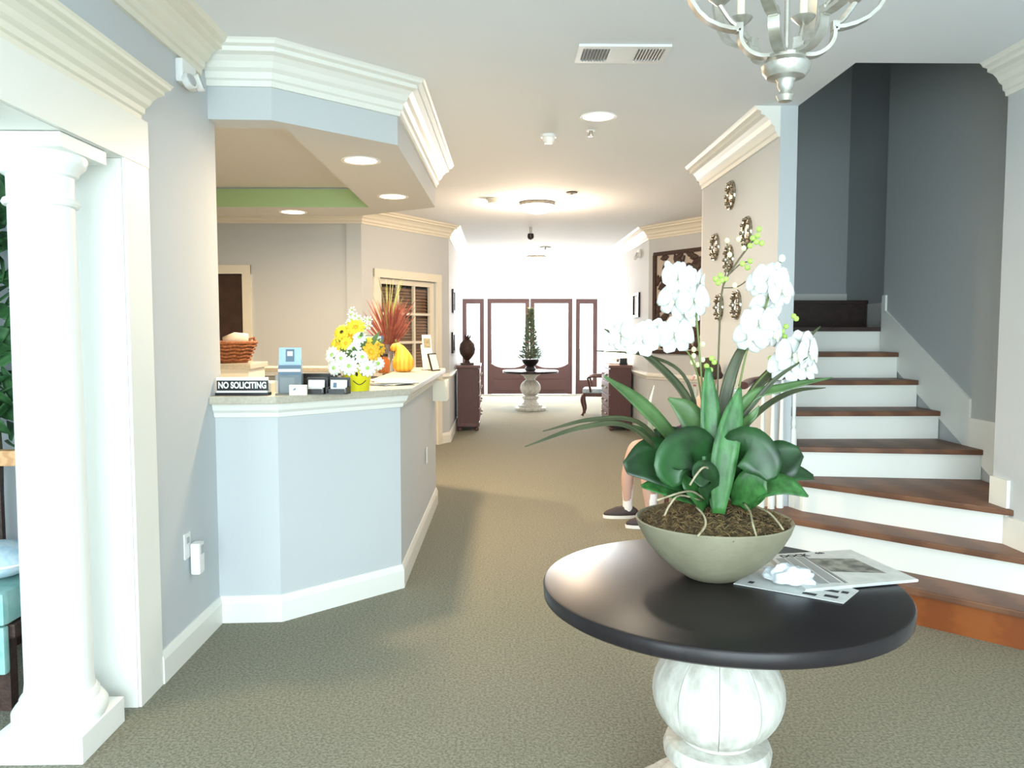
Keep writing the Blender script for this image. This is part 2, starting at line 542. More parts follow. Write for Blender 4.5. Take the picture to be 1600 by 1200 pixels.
# travel direction chosen so that the room lies to the right of travel
trim(1, [(LW, -2.2), (LW, 4.0)], crown_prof(CZ), 'cream crown moulding above the column opening', 'trim_cream')
trim(2, [(-1.46, 4.117), B, C_, D_], crown_prof(CZ, .19, .165), 'white crown moulding around the canted soffit')
trim(3, [(1.77, 7.0), (1.77, 5.1)], crown_prof(CZ, .19, .165), 'white crown moulding above the wall medallions')
trim(4, [(2.70, 4.29), (2.70, -2.2)], crown_prof(CZ), 'white crown moulding at the right edge of photo')
trim(5, [(-5.0, 9.4), (-1.6, 9.4), (-.68, 10.9), (-.68, 13.3)], crown_prof(CZ), 'crown moulding around the back of reception', 'trim_cream')
trim(6, [(2.05, 13.6), (2.05, 11.0), (2.95, 9.5)], crown_prof(CZ), 'crown moulding above the carved wall panel', 'trim_cream')
trim(7, [(-1.0, 13.3), (-1.0, 19.0), (2.46, 19.0), (2.46, 13.6)], crown_prof(CZ), 'crown moulding around the far foyer')
trim(8, [(LW, -2.2), (LW, 3.32)], crown_prof(2.50, .13, .15), 'cream cornice over the column opening', 'trim_cream', 'cornice')
# flat header board and jamb casing of the column opening
m = MB().box(LW, LW + .015, -2.2, 3.38, 2.19, 2.375).box(LW, LW + .012, 3.17, 3.38, 0, 2.19)
m.box(-1.67, LW - .001, 3.165, 3.19, 0, 2.186).box(-1.67, LW - .001, -2.2, 3.19, 2.187, 2.199)
struct(m.build('trim_9', 'trim'), 'white casing board around the column opening', 'casing')
BP = [(0, 0), (.018, 0), (.018, .105), (.012, .125), (.006, .14), (0, .14)]


def basebd(side, path, label):
    return struct(MB().sweep(path, BP).build('baseboard_' + side, 'trim'), label, 'baseboard')


basebd('left', [(LW, 3.38), (LW, 4.117)], 'white baseboard below the plug in device')
basebd('hall_left', [cw(D1 + .11), (-.68, 10.9), (-.68, 13.3), (-1.0, 13.3), (-1.0, 19.0), (-.88, 19.0)], 'white baseboard along hall left wall')
basebd('reception_back', [(-2.88, 9.4), (-1.6, 9.4), cw(D0 - .11)], 'baseboard behind the reception')
basebd('hall_right', [(2.34, 19.0), (2.46, 19.0), (2.46, 13.6), (2.05, 13.6), (2.05, 11.0), (2.95, 9.5)], 'white baseboard along hall right wall')
basebd('plates', [(1.77, 7.0), (1.77, 5.14)], 'baseboard below the wall medallions')
basebd('right', [(2.70, 3.3), (2.70, -2.2)], 'white baseboard on the right wall')
CR = [(0, .86), (.012, .86), (.02, .885), (.034, .90), (.034, .915), (.014, .925), (.010, .945), (0, .945)]
trim(10, [(2.05, 13.6), (2.05, 11.0), (2.95, 9.5)], CR, 'white chair rail below the carved wall panel', cat='chair rail')
trim(11, [cw(D1 + .11), (-.68, 10.9), (-.68, 13.3)], CR, 'white chair rail behind the left chest', cat='chair rail')

# ------------------------------------------------------------------ column at the left
c = thing('column', 'round white column with square plinth at the left opening', 'column', (-1.62, 2.895, 0))
MB().box(-.158, .158, -.158, .158, 0, .10).build('plinth', 'column_white', c, bevel=.004)
MB().lathe([(.15, .10), (.158, .12), (.158, .145), (.145, .165), (.132, .175), (.132, .19), (.122, .205)], 40).build('base_ring', 'column_white', c, smooth=True)
MB().lathe([(.118, .205), (.113, .25), (.112, .8), (.109, 1.5), (.106, 1.96)], 40).build('shaft', 'column_white', c, smooth=True)
MB().lathe([(.106, 1.955), (.118, 1.958), (.124, 1.968), (.118, 1.98), (.107, 1.985), (.107, 2.06), (.12, 2.065), (.125, 2.08), (.145, 2.10), (.152, 2.125), (.15, 2.135)], 40).build('capital', 'column_white', c, smooth=True)
MB().box(-.158, .158, -.158, .158, 2.135, 2.184).build('abacus', 'column_white', c, bevel=.003)

# ------------------------------------------------------------------ reception counter
OUT = [(LW, 4.117), B, C_, (-.56, 7.0), (-1.25, 7.5), (-2.6, 7.5)]
k = thing('reception_counter', 'pale grey half wall counter with canted front in reception', 'counter')
INN = [(-2.6, 7.38), (-1.29, 7.38), (-.68, 6.93), (-.70, 4.72), (-1.19, 4.251), (LW, 4.237)]
MB().prism(OUT + INN, 0, 1.10).build('half_wall', 'wall', k)
MB().sweep(OUT[:4], BP).build('counter_baseboard', 'trim', k)
MB().sweep(OUT[:4], [(0, 1.075), (.016, 1.078), (.022, 1.10), (.04, 1.115), (.05, 1.14), (.055, 1.149), (0, 1.149)]).build('top_moulding', 'trim', k)
o = MB().box(-.563, -.556, 6.1, 6.18, .50, .62).build('outlet_plate', 'white_plastic', k)
MB().prism([(-.56, 6.72), (-.44, 6.72), (-.44, 6.98), (-.56, 6.98)], .93, 1.10).build('bracket', 'trim_cream', k)
ov = .085
ct = MB()
TO = [(LW + .001, 4.117 - ov), (-1.13, 4.132 - ov), (-.58 + .07, 4.668 - .045), (-.56 + ov, 7.08), (-1.22, 7.58), (-2.6, 7.58)]
TI = [(-2.6, 7.25), (-1.33, 7.25), (-.86, 6.88), (-.88, 4.82), (-1.26, 4.46), (LW + .001, 4.45)]
ct.prism(TO + TI, 1.15, 1.19)
tag(ct.build('countertop', 'laminate', bevel=.006), 'beige laminate countertop following the canted reception counter', 'countertop')
# inner desk with papers
dk = thing('reception_desk', 'low cream work desk behind the raised counter', 'desk', (-2.05, 5.05, 0))
MB().box(-1.0, .75, -.7, .7, .72, .76).build('desktop', 'trim_cream', dk)
MB().box(-.95, -.9, -.65, .65, 0, .72).build('side_panel', 'trim_cream', dk)
MB().box(.65, .7, -.65, .65, 0, .72).build('side_panel', 'trim_cream', dk)
cb = thing('shelf_cabinet', 'cream shelf cabinet carrying the wicker basket in reception', 'cabinet', (-2.32, 6.1, 0))
MB().box(-.5, .48, -.2, .2, 0, 1.24).build('body', 'trim_cream', cb)
MB().box(-.52, .5, -.22, .22, 1.24, 1.28).build('cabinet_top', 'laminate', cb, bevel=.004)
MB().box(-.5, .485, -.205, -.2, .95, .97).build('reveal_strip', 'laminate', cb)

# ------------------------------------------------------------------ doorway and glazed door of the reception
d3 = sroot('door_1', 'dark open doorway with cream casing behind reception', 'doorway', (0, 9.4, 0))
MB().box(-3.55, -3.45, -.025, 0, 0, 2.28).build('casing', 'trim_cream', d3)
MB().box(-2.98, -2.88, -.025, 0, 0, 2.28).build('casing', 'trim_cream', d3)
MB().box(-3.55, -2.88, -.03, 0, 2.18, 2.28).build('casing_head', 'trim_cream', d3)
MB().box(-3.44, -2.99, .02, .06, 0.01, 2.17).build('door_leaf', 'opening_shade', d3)  # dark sheet across the open doorway, coloured as the unlit room beyond
ang = math.atan2(cd.y, cd.x)
d4 = sroot('door_2', 'glazed reception door with white muntins and brown blinds', 'door', cw((D0 + D1) / 2) + (0,), ang)
hw = (D1 - D0) / 2
for sgn in (-1, 1):
    MB().box(min(sgn * hw, sgn * (hw + .1)), max(sgn * hw, sgn * (hw + .1)), -.025, 0, 0, DH + .1).build('casing', 'trim_cream', d4)
MB().box(-hw - .1, hw + .1, -.03, 0, DH, DH + .1).build('casing_head', 'trim_cream', d4)
lf = MB().box(-hw + .005, -hw + .09, .03, .07, .01, DH - .005).box(hw - .09, hw - .005, .03, .07, .01, DH - .005).box(-hw + .09, hw - .09, .03, .07, DH - .07, DH - .005).box(-hw + .09, hw - .09, .03, .07, .01, .3)
leaf = lf.build('door_leaf', 'trim_cream', d4)
gx0, gx1, gz0, gz1 = -hw + .09, hw - .09, .3, DH - .07
pm = MB().box(-.5, .5, -.002, .002, -.5, .5).mesh('pane', 'glass')
nx, nz = 3, 5
for i in range(nx):
    for j in range(nz):
        p = put('pane', pm, leaf, (gx0 + (i + .5) * (gx1 - gx0) / nx, .05, gz0 + (j + .5) * (gz1 - gz0) / nz))
        p.scale = ((gx1 - gx0) / nx - .03, 1, (gz1 - gz0) / nz - .03)
mv = MB().box(-.015, .015, .032, .068, gz0, gz1).mesh('muntin', 'trim_cream')
for i in range(1, nx): put('muntin', mv, leaf, (gx0 + i * (gx1 - gx0) / nx, 0, 0))
mh = MB().box(gx0, gx1, .034, .066, -.015, .015).mesh('muntin', 'trim_cream')
for j in range(1, nz): put('muntin', mh, leaf, (0, 0, gz0 + j * (gz1 - gz0) / nz))
sm = MB().box(gx0 - .03, gx1 + .03, -.022, .022, -.0015, .0015).mesh('blind_slat', 'blind')
for j in range(44):
    put('blind_slat', sm, d4, (0, .115, gz0 + .02 + j * .04), (R(52), 0, 0))
MB().ball((hw - .065, .0, 1.0), .03, 12, 8).build('knob', 'silver', d4, smooth='all')

# ------------------------------------------------------------------ far entrance
fd = sroot('door_3', 'double glass entrance doors with wooden lower panels at far end', 'door', (0, 19.06, 0))
for x0, x1 in ((-.28, .72), (.74, 1.74)):
    lf = MB().box(x0, x0 + .1, 0, .05, .01, 2.28).box(x1 - .1, x1, 0, .05, .01, 2.28).box(x0 + .1, x1 - .1, 0, .05, 2.17, 2.28)
    # lower panel with scooped top
    pts = [(x0 + .1, .02)] + [(x1 - .1, .02), (x1 - .1, .74)] + [(x1 - .1 - (x1 - x0 - .2) * i / 10, .64 + .10 * (abs(i - 5) / 5) ** 3) for i in range(1, 10)] + [(x0 + .1, .74)]
    n = len(pts)
    lf.add([(x, 0, z) for x, z in pts] + [(x, .05, z) for x, z in pts], [tuple(range(n)), tuple(range(n, 2 * n))[::-1]] + [(i, (i + 1) % n, n + (i + 1) % n, n + i) for i in range(n)])
    L = lf.build('door_leaf', 'door_wood', fd)
    MB().box(x0 + .16, x1 - .16, -.012, 0, .10, .34).build('raised_panel', 'door_wood', L, bevel=.005)
    MB().box(x0 + .16, x1 - .16, -.012, 0, .38, .58).build('raised_panel', 'door_wood', L, bevel=.005)
    MB().box(x0 + .1, x1 - .1, .022, .028, .64, 2.17).build('pane', 'glass', L)
    hx = x1 - .05 if x0 < 0 else x0 + .05
    MB().tube([(hx, -.04, .95), (hx, -.06, 1.0), (hx, -.06, 1.15), (hx, -.04, 1.2)], .01).build('handle', 'dark_metal', L, smooth=True)
for i, (x0, x1) in enumerate(((-.87, -.36), (1.82, 2.33))):
    s_ = sroot('window_%d' % (i + 1), ('left' if i == 0 else 'right') + ' sidelight in dark wood frame beside far glass doors', 'window', (0, 19.06, 0))
    MB().box(x0, x0 + .1, -.02, .05, .01, 2.28).box(x1 - .1, x1, -.02, .05, .01, 2.28).box(x0 + .1, x1 - .1, -.02, .05, 2.16, 2.28).box(x0 + .1, x1 - .1, -.02, .05, .01, .35).build('window_frame', 'door_wood', s_)
    MB().box(x0 + .1, x1 - .1, .01, .016, .35, 2.16).build('pane', 'glass', s_)
tw = sroot('window_3', 'wide transom window above the far glass doors', 'window', (0, 19.06, 0))
MB().box(-.36, 1.82, -.02, .05, 2.28, 2.33).box(-.36, 1.82, -.02, .05, 2.82, 2.86).box(-.36, -.30, -.02, .05, 2.33, 2.82).box(1.76, 1.82, -.02, .05, 2.33, 2.82).box(.70, .76, -.02, .05, 2.33, 2.82).build('window_frame', 'trim', tw)
MB().box(-.30, .70, .01, .016, 2.33, 2.82).build('pane', 'glass', tw)
MB().box(.76, 1.76, .01, .016, 2.33, 2.82).build('pane', 'glass', tw)

# ------------------------------------------------------------------ staircase
RS = 1.55 / 8
st = thing('staircase', 'winding staircase with dark wood treads and white risers', 'staircase')
XL, XR = 1.88, 3.05


def line_y(s_, x):
    return s_ - x


# nosing polylines, left to right
noses = [
    [(1.40, 5.02), (1.44, 4.70), (2.70, 3.44)],          # step 1 (canted)
    [(1.58, 5.06), (1.66, 4.84), (2.70, 3.80)],          # step 2
    [(1.84, 5.07), (1.88, 4.93), (2.70, 4.10)],          # step 3
    [(1.88, 5.09), (3.04, 4.93)],                        # step 4 (winder)
    [(1.88, 5.43), (3.04, 5.43)],
    [(1.88, 5.73), (3.04, 5.73)],
    [(1.88, 6.03), (3.04, 6.03)],
    [(1.88, 6.33), (3.29, 6.33)],
]
backs = [
    [(2.70, 4.0), (1.86, 5.09), (1.42, 5.09)],
    [(2.70, 4.28), (2.0, 5.09), (1.60, 5.09)],
    [(3.04, 4.30), (3.04, 5.0), (1.88, 5.2)],
    [(3.04, 5.5), (1.88, 5.5)],
    [(3.04, 5.80), (1.88, 5.80)],
    [(3.04, 6.10), (1.88, 6.10)],
    [(3.04, 6.38), (1.88, 6.38)],
    [(3.29, 7.59), (1.98, 7.59), (1.89, 7.0)],
]
for i in range(8):
    z = RS * (i + 1)
    ns = noses[i]
    wood = 'tread_wood' if 0 < i < 7 else ('orange_wood' if i == 0 else 'tread_wood')
    if i == 2:
        poly = ns + [(2.70, 4.29)] + backs[i]
    else:
        poly = ns + backs[i]
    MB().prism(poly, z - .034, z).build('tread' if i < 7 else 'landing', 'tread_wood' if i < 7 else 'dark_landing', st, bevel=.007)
    # riser set back under the nosing
    rp = [Vector(p) for p in ns]
    lw_ = 'orange_wood' if i == 0 else 'trim'
    rm = MB().sweep([tuple(p) for p in ns], [(-.03, RS * i), (-.045, RS * i), (-.045, z - .034), (-.03, z - .034)])
    rm.build('riser', lw_, st)
# next riser above the landing
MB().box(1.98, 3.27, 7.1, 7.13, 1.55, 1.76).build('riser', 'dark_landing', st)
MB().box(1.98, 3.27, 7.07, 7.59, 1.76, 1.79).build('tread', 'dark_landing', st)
# wall skirt boards on the right: level steps then a rake
sk = MB()


def skirt(m, pts, x0, x1):
    n = len(pts)
    m.add([(x0, y, z) for y, z in pts] + [(x1, y, z) for y, z in pts], [tuple(range(n)), tuple(range(n, 2 * n))[::-1]] + [(i, (i + 1) % n, n + (i + 1) % n, n + i) for i in range(n)])


skirt(sk, [(4.30, .35), (6.33, 1.35), (6.33, 1.80), (6.27, 1.80), (6.27, 1.68), (5.10, .98 + .10), (5.10, .96), (4.30, .96)], 3.035, 3.05)
sk.build('skirt_board', 'trim', st)
sk = MB()
skirt(sk, [(3.30, 0), (4.29, 0), (4.29, .73), (4.14, .73), (4.14, .54), (3.83, .54), (3.83, .34), (3.46, .34), (3.46, .14), (3.30, .14)], 2.682, 2.70)
sk.build('skirt_board', 'trim', st)
MB().box(3.28, 3.30, 6.34, 7.1, 1.55, 1.76).build('skirt_board', 'trim', st)
MB().box(2.06, 3.3, 7.58, 7.6, 1.79, 1.87).build('skirt_board', 'trim', st)
# balustrade at the left: newel, rail, white balusters
nb = [(1.555, 4.93, RS * 2 + .0), (1.66, 4.99, RS * 2), (1.735, 5.02, RS * 2), (1.80, 5.045, RS * 2), (1.905, 5.12, RS * 4)]
MB().lathe([(.05, 0), (.05, .25), (.032, .27), (.04, .30), (.03, .36), (.036, .55), (.028, .72), (.045, .76), (.045, .80), (.03, .81), (.035, .86), (.0, .89)], 16).build('newel_post', 'mahogany', st, smooth=True, loc=(1.475, 4.80, RS))
bprof = lambda h: [(.022, 0), (.022, .10), (.012, .12), (.02, .15), (.012, .18), (.017, .35), (.011, h * .75), (.009, h)]
for x, y, z in nb:
    h = 1.20 + (x - 1.48) * .15 - z
    MB().lathe(bprof(h), 12).build('baluster', 'trim', st, smooth=True, loc=(x, y, z))
MB().tube(spl([(1.475, 4.80, 1.19), (1.56, 4.93, 1.205), (1.70, 5.01, 1.22), (1.82, 5.06, 1.24), (1.92, 5.2, 1.30)], 16), .032, 10, .75).build('handrail', 'mahogany', st, smooth=True)
ur = MB().tube([(1.95, 7.35, 2.12), (2.30, 7.35, 1.98)], .05, 8)
ur.tube([(2.30, 7.35, 1.98), (2.46, 7.35, 1.90)], .06, 8)
ur.build('upper_handrail', 'mahogany', st)

# ------------------------------------------------------------------ ceiling fittings
def recessed(loc, label, power, colr=(1, .74, .46), r=.10, group='recessed ceiling lights'):
    t = thing('recessed_light', label, 'ceiling light', loc, 0, group)
    MB().lathe([(r, -.004), (r + .022, -.006), (r + .024, 0), (r, 0)], 32, cap=False).build('trim_ring', 'white_plastic', t, smooth=True)
    MB().lathe([(.001, -.003), (r, -.003), (r, -.001), (.001, -.001)], 32).build('lens', 'lamp_disc', t)
    l = bpy.data.lights.new('downlight', 'AREA')
    l.shape, l.size, l.energy, l.color = 'DISK', r * 2, power, colr
    o = bpy.data.objects.new('downlight', l)
    col.objects.link(o)
    o.parent, o.location = t, (0, 0, -.012)
    return t


recessed((.655, 5.37, CZ), 'glowing recessed light in the lobby ceiling beside the sprinkler', 14, (1, .86, .66))
recessed((-.86, 5.08, SZ), 'larger glowing recessed light in the soffit nearest the lobby', 46)
recessed((-.84, 6.42, SZ), 'glowing recessed light near the far end of soffit', 46)
recessed((-1.84, 7.26, SZ), 'glowing recessed light on soffit strip behind the green tray', 85)
# flush lights added to bleach the hall and foyer ceiling white
for y_, lab in ((8.9, 'added glass ceiling light bleaching the middle of hall'), (15.2, 'added glass ceiling light bleaching the far foyer')):
    hl = thing('added_hall_light', lab, 'ceiling light', (.42 if y_ < 10 else .7, y_, CZ), 0, 'added hall lights')
    MB().lathe([(.19, 0), (.20, -.02), (.19, -.035), (.0, -.035)], 32).build('mount', 'silver', hl, smooth=True)
    MB().lathe([(.18, -.035), (.17, -.07), (.12, -.105), (.05, -.122), (.001, -.125)], 32).build('glass_bowl', 'lamp_glass', hl, smooth='all')
    l = bpy.data.lights.new('added_hall_lamp', 'POINT')
    l.energy, l.color, l.shadow_soft_size = (85 if y_ < 10 else 150), (1, .73, .50), .12
    o = bpy.data.objects.new('added_hall_lamp', l)
    col.objects.link(o)
    o.parent, o.location = hl, (0, 0, -.28)

v = thing('ceiling_vent', 'white louvred air vent in the lobby ceiling', 'vent', (.625, 4.16, CZ))
MB().box(-.23, .23, -.125, -.09, -.012, 0).box(-.23, .23, .09, .125, -.012, 0).box(-.23, -.205, -.09, .09, -.012, 0).box(.205, .23, -.09, .09, -.012, 0).build('frame', 'white_plastic', v)
MB().box(-.205, .205, -.09, .09, -.003, -.001).build('backing', 'vent_dark', v)
MB().box(-.07, .07, -.09, .09, -.013, -.004).build('centre_panel', 'white_plastic', v, bevel=.004)
vs_ = MB().box(-.003, .003, -.09, .09, -.006, .006).mesh('louvre', 'grey_plastic')
for sgn in (-1, 1):
    for i in range(8):
        put('louvre', vs_, v, (sgn * (.085 + i * .0155), 0, -.009), (0, R(35 * sgn), 0))


def lathe_thing(name, label, cat, loc, parts, group=None):
    t = thing(name, label, cat, loc, 0, group)
    for nm, prof, mm in parts:
        MB().lathe(prof, 24).build(nm, mm, t, smooth=True)
    return t


lathe_thing('smoke_detector', 'white smoke detector left of the lobby recessed light', 'detector', (.358, 5.87, CZ), [('base', [(.055, 0), (.055, -.02), (.0, -.02)], 'white_plastic'), ('sensor_cap', [(.045, -.02), (.043, -.045), (.03, -.06), (0, -.062)], 'white_plastic')])
lathe_thing('sprinkler', 'small white sprinkler head just below the lobby recessed light', 'sprinkler', (.648, 5.74, CZ), [('escutcheon', [(.035, 0), (.03, -.006), (0, -.006)], 'white_plastic'), ('head', [(.012, -.006), (.012, -.03), (.022, -.034), (.022, -.04), (0, -.042)], 'silver')])
lathe_thing('smoke_detector', 'beige round detector on the hall ceiling, left of added glass light', 'detector', (-.06, 8.65, CZ), [('base', [(.075, 0), (.075, -.022), (0, -.022)], 'trim_cream'), ('sensor_cap', [(.06, -.022), (.055, -.05), (0, -.055)], 'trim_cream')])
lathe_thing('sprinkler', 'dark flat sprinkler plate on ceiling, right of added glass light', 'sprinkler', (.74, 8.25, CZ), [('plate', [(.06, 0), (.055, -.012), (0, -.012)], 'stem_brown'), ('head', [(.012, -.012), (.012, -.03), (0, -.03)], 'silver')])
lathe_thing('security_camera', 'small dark dome hanging from ceiling before the far foyer', 'camera', (.43, 11.0, CZ), [('stem', [(.02, 0), (.02, -.10), (0, -.10)], 'grey_plastic'), ('dome', [(.04, -.09), (.045, -.13), (.035, -.16), (0, -.175)], 'dark_metal')])
lathe_thing('sprinkler', 'tiny grey sprinkler plate in the far foyer ceiling', 'sprinkler', (.78, 13.6, CZ), [('plate', [(.10, 0), (.09, -.02), (0, -.02)], 'grey_plastic'), ('head', [(.015, -.02), (.015, -.05), (0, -.05)], 'silver')])


def emergency(loc, rz, label):
    t = thing('emergency_light', label, 'emergency light', loc, rz, 'emergency lights')
    MB().box(-.085, .085, -.035, 0, -.045, .06).build('housing', 'white_plastic', t, bevel=.012)
    for s_ in (-1, 1):
        hd = MB().lathe([(.016, 0), (.034, .008), (.040, .03), (.040, .038), (0, .038)], 20)
        hd.xf(Matrix.Translation((s_ * .055, -.03, -.02 - .025 * (s_ < 0))) @ Matrix.Rotation(R(70), 4, 'X') @ Matrix.Rotation(R(10 * s_), 4, 'Y'))
        h_ = hd.build('lamp_head', 'white_plastic', t, smooth=True)
        ln = MB().lathe([(.030, .0385), (.026, .044), (0, .046)], 20)
        ln.xf(Matrix.Translation((s_ * .055, -.03, -.02 - .025 * (s_ < 0))) @ Matrix.Rotation(R(70), 4, 'X') @ Matrix.Rotation(R(10 * s_), 4, 'Y'))
        ln.build('lens', 'grey_plastic', h_, smooth=True)
    return t


emergency((LW, 3.80, 2.69), R(90), 'white twin head emergency light under crown moulding at upper left')
emergency((2.05, 11.7, 2.63), R(-90), 'small emergency light high on hall right wall')

# outlet and plug-in device on the left wall
oc = thing('wall_outlet', 'white outlet plate low on the left wall', 'outlet', (LW, 3.70, .52))
MB().box(0, .006, -.036, .036, -.06, .06).build('plate', 'white_plastic', oc, bevel=.002)
MB().box(.006, .009, -.016, .016, .012, .04).build('socket', 'grey_plastic', oc)
pl = thing('plug_in_freshener', 'white plug in air freshener on the left wall outlet', 'air freshener', (LW + .010, 3.745, .45))
MB().box(0, .045, -.032, .032, -.075, .075).build('body', 'white_plastic', pl, bevel=.012)
MB().box(.045, .047, -.018, .018, .02, .06).build('vent_slot', 'grey_plastic', pl)

# ------------------------------------------------------------------ chandelier
ch = thing('chandelier', 'silver lantern chandelier with curved flat arms above the table', 'chandelier', (.775, 2.2, 2.135))
MB().lathe([(0, 0), (.018, .005), (.024, .02), (.014, .032), (.022, .045), (.022, .055), (.026, .062), (.05, .068), (.062, .085), (.064, .10), (.05, .115), (.05, .125), (.03, .135), (0, .135)], 32).build('finial', 'silver', ch, smooth=True)
MB().tube([(0, 0, .13), (0, 0, .75)], .007, 10).build('centre_rod', 'silver', ch, smooth=True)
MB().lathe([(.065, .778), (.065, .76), (.03, .745), (.012, .74), (0, .74)], 32).build('canopy', 'silver', ch, smooth=True)
lo = [(.04, .125), (.075, .125), (.105, .14), (.122, .165), (.125, .195)]
mid = [(.125, .195), (.165, .20), (.215, .222), (.25, .262), (.274, .32), (.278, .38), (.255, .44), (.215, .48), (.165, .50), (.125, .505)]
hi = [(.125, .505), (.115, .54), (.09, .57), (.05, .585), (.012, .59)]


def flatbar(path, w_, t_):
    mb = MB()
    P = [Vector((r, 0, z)) for r, z in path]
    n = len(P)
    vs = []
    for i, p in enumerate(P):
        tt = (P[min(i + 1, n - 1)] - P[max(i - 1, 0)]).normalized()
        q = Vector((-tt.z, 0, tt.x))
        for a, b in ((-1, -1), (1, -1), (1, 1), (-1, 1)):
            vs.append(p + Vector((0, a * w_ / 2, 0)) + q * (b * t_ / 2))
    fs = [(i * 4 + j, i * 4 + (j + 1) % 4, i * 4 + 4 + (j + 1) % 4, i * 4 + 4 + j) for i in range(n - 1) for j in range(4)]
    fs += [(3, 2, 1, 0), tuple((n - 1) * 4 + j for j in range(4))]
    return mb.add(vs, fs)


arm = MB()
for seg in (lo, mid, hi):
    pp = spl([(r, 0, z) for r, z in seg], 14)
    fb = flatbar([(p.x, p.z) for p in pp], .030, .010)
    arm.add(fb.v, fb.f)
arm.add(*(lambda b: (b.v, b.f))(MB().box(.118, .136, -.012, .012, .188, .212)))
am = arm.mesh('arm', 'silver', True)
cup = MB().lathe([(0, 0), (.012, .004), (.03, .02), (.034, .026), (.014, .03), (0, .03)], 20).mesh('drip_cup', 'silver', True)
can = MB().lathe([(.011, .03), (.011, .11), (0, .11)], 14).mesh('candle_sleeve', 'candle', True)
blb = MB().lathe([(.006, .11), (.014, .13), (.012, .15), (.003, .172), (0, .174)], 14).mesh('bulb', 'bulb', True)
for i in range(6):
    a = R(-4 + 60 * i)
    put('arm', am, ch, None, (0, 0, a))
    ca, sa = math.cos(a), math.sin(a)
    cx, cy_ = .178 * ca, .178 * sa
    br = MB().tube(spl([(.128 * ca, .128 * sa, .205), (.15 * ca, .15 * sa, .222), (cx, cy_, .262)], 8), .008, 8).build('candle_branch', 'silver', ch, smooth=True)
    put('drip_cup', cup, br, (cx, cy_, .258))
    put('candle_sleeve', can, br, (cx, cy_, .258))
    put('bulb', blb, br, (cx, cy_, .258))

# ------------------------------------------------------------------ pedestal tables
def pedestal_table(loc, label, scale=1.0):
    t = thing('pedestal_table', label, 'table', loc, 0, 'round pedestal tables')
    t.scale = (scale,) * 3
    MB().lathe([(.0, 0), (.29, 0), (.295, .012), (.295, .045), (.285, .055), (.235, .058), (.235, .095), (.225, .105), (.185, .108)], 40).build('foot', 'whitewash', t, smooth=True)
    MB().lathe([(.185, .108), (.175, .13), (.135, .16), (.125, .20), (.145, .215), (.160, .225), (.163, .25), (.155, .27), (.12, .276)], 40).build('base_ring', 'whitewash', t, smooth=True)
    prof = [(.11 + .0, .277)] + [(max(.10, .198 * math.cos(a)), .425 + .168 * math.sin(a)) for a in [R(d) for d in range(-58, 62, 8)]] + [(.09, .58)]
    sm_ = MB().lathe(prof + [(.07, .58), (.07, .277)], 6, .25, 35.75).mesh('stave', 'whitewash', True)
    for i in range(10): put('stave', sm_, t, None, (0, 0, R(36 * i + 4)))
    MB().lathe([(.088, .277), (.185, .38), (.192, .425), (.185, .47), (.088, .58)], 40).build('core', 'whitewash', t, smooth=True)
    MB().lathe([(.09, .57), (.095, .60), (.12, .62), (.12, .64), (.16, .665), (.20, .69), (.20, .714)], 40).build('collar', 'whitewash', t, smooth=True)
    MB().lathe([(0, .714), (.525, .714), (.533, .720), (.535, .752), (.531, .758), (.524, .760), (0, .760)], 96).build('tabletop', 'tabletop', t, smooth=True)
    return t


TX, TY, TZ = .668, 2.37, .76
pedestal_table((TX, TY, 0), 'round dark topped table on whitewashed ball pedestal in the foreground')
pedestal_table((.60, 15.35, 0), 'distant round table on a ball pedestal before the glass doors', 1.0)
tp = thing('topiary', 'slender dark topiary standing on the distant round table', 'plant', (.60, 15.35, .76))
MB().lathe([(0, 0), (.09, 0), (.12, .02), (.10, .05), (.08, .08), (.14, .14), (.17, .20), (.16, .22), (0, .22)], 20).build('urn', 'dark_metal', tp, smooth=True)
fol = MB()
rr = random.Random(3)
for i in range(700):
    z = rr.random() ** 1.3
    r = (.20 * (1 - z) ** 1.2 + .02) * (.5 + .5 * rr.random())
    a = rr.random() * 6.283
    p = Vector((r * math.cos(a), r * math.sin(a), .22 + z * .95))
    d = Vector((math.cos(a), math.sin(a), .8)).normalized() * .07
    fol.ribbon([p, p + d * .5, p + d], [.004, .035, .004], (math.cos(a), math.sin(a), -1), .2, .002)
fo = fol.build('foliage', 'topiary', tp)
fo['kind'] = 'stuff'
MB().tube([(0, 0, .2), (0, 0, 1.1)], .012).build('trunk', 'stem_brown', tp, smooth=True)

# ------------------------------------------------------------------ orchid arrangement
OX, OY = .662, 2.43
orc = thing('potted_orchid', 'white orchid arrangement in a wide beige bowl on dark table', 'plant', (OX, OY, TZ))
bp = [(a_ * .965, b_ * .97) for a_, b_ in [(0, 0), (.075, 0), (.085, .003), (.135, .035), (.18, .075), (.215, .118), (.238, .160), (.247, .186), (.243, .190), (.236, .186), (.20, .118), (.0, .10)]]
MB().lathe(bp, 64).build('bowl', 'bowl', orc, smooth=True)
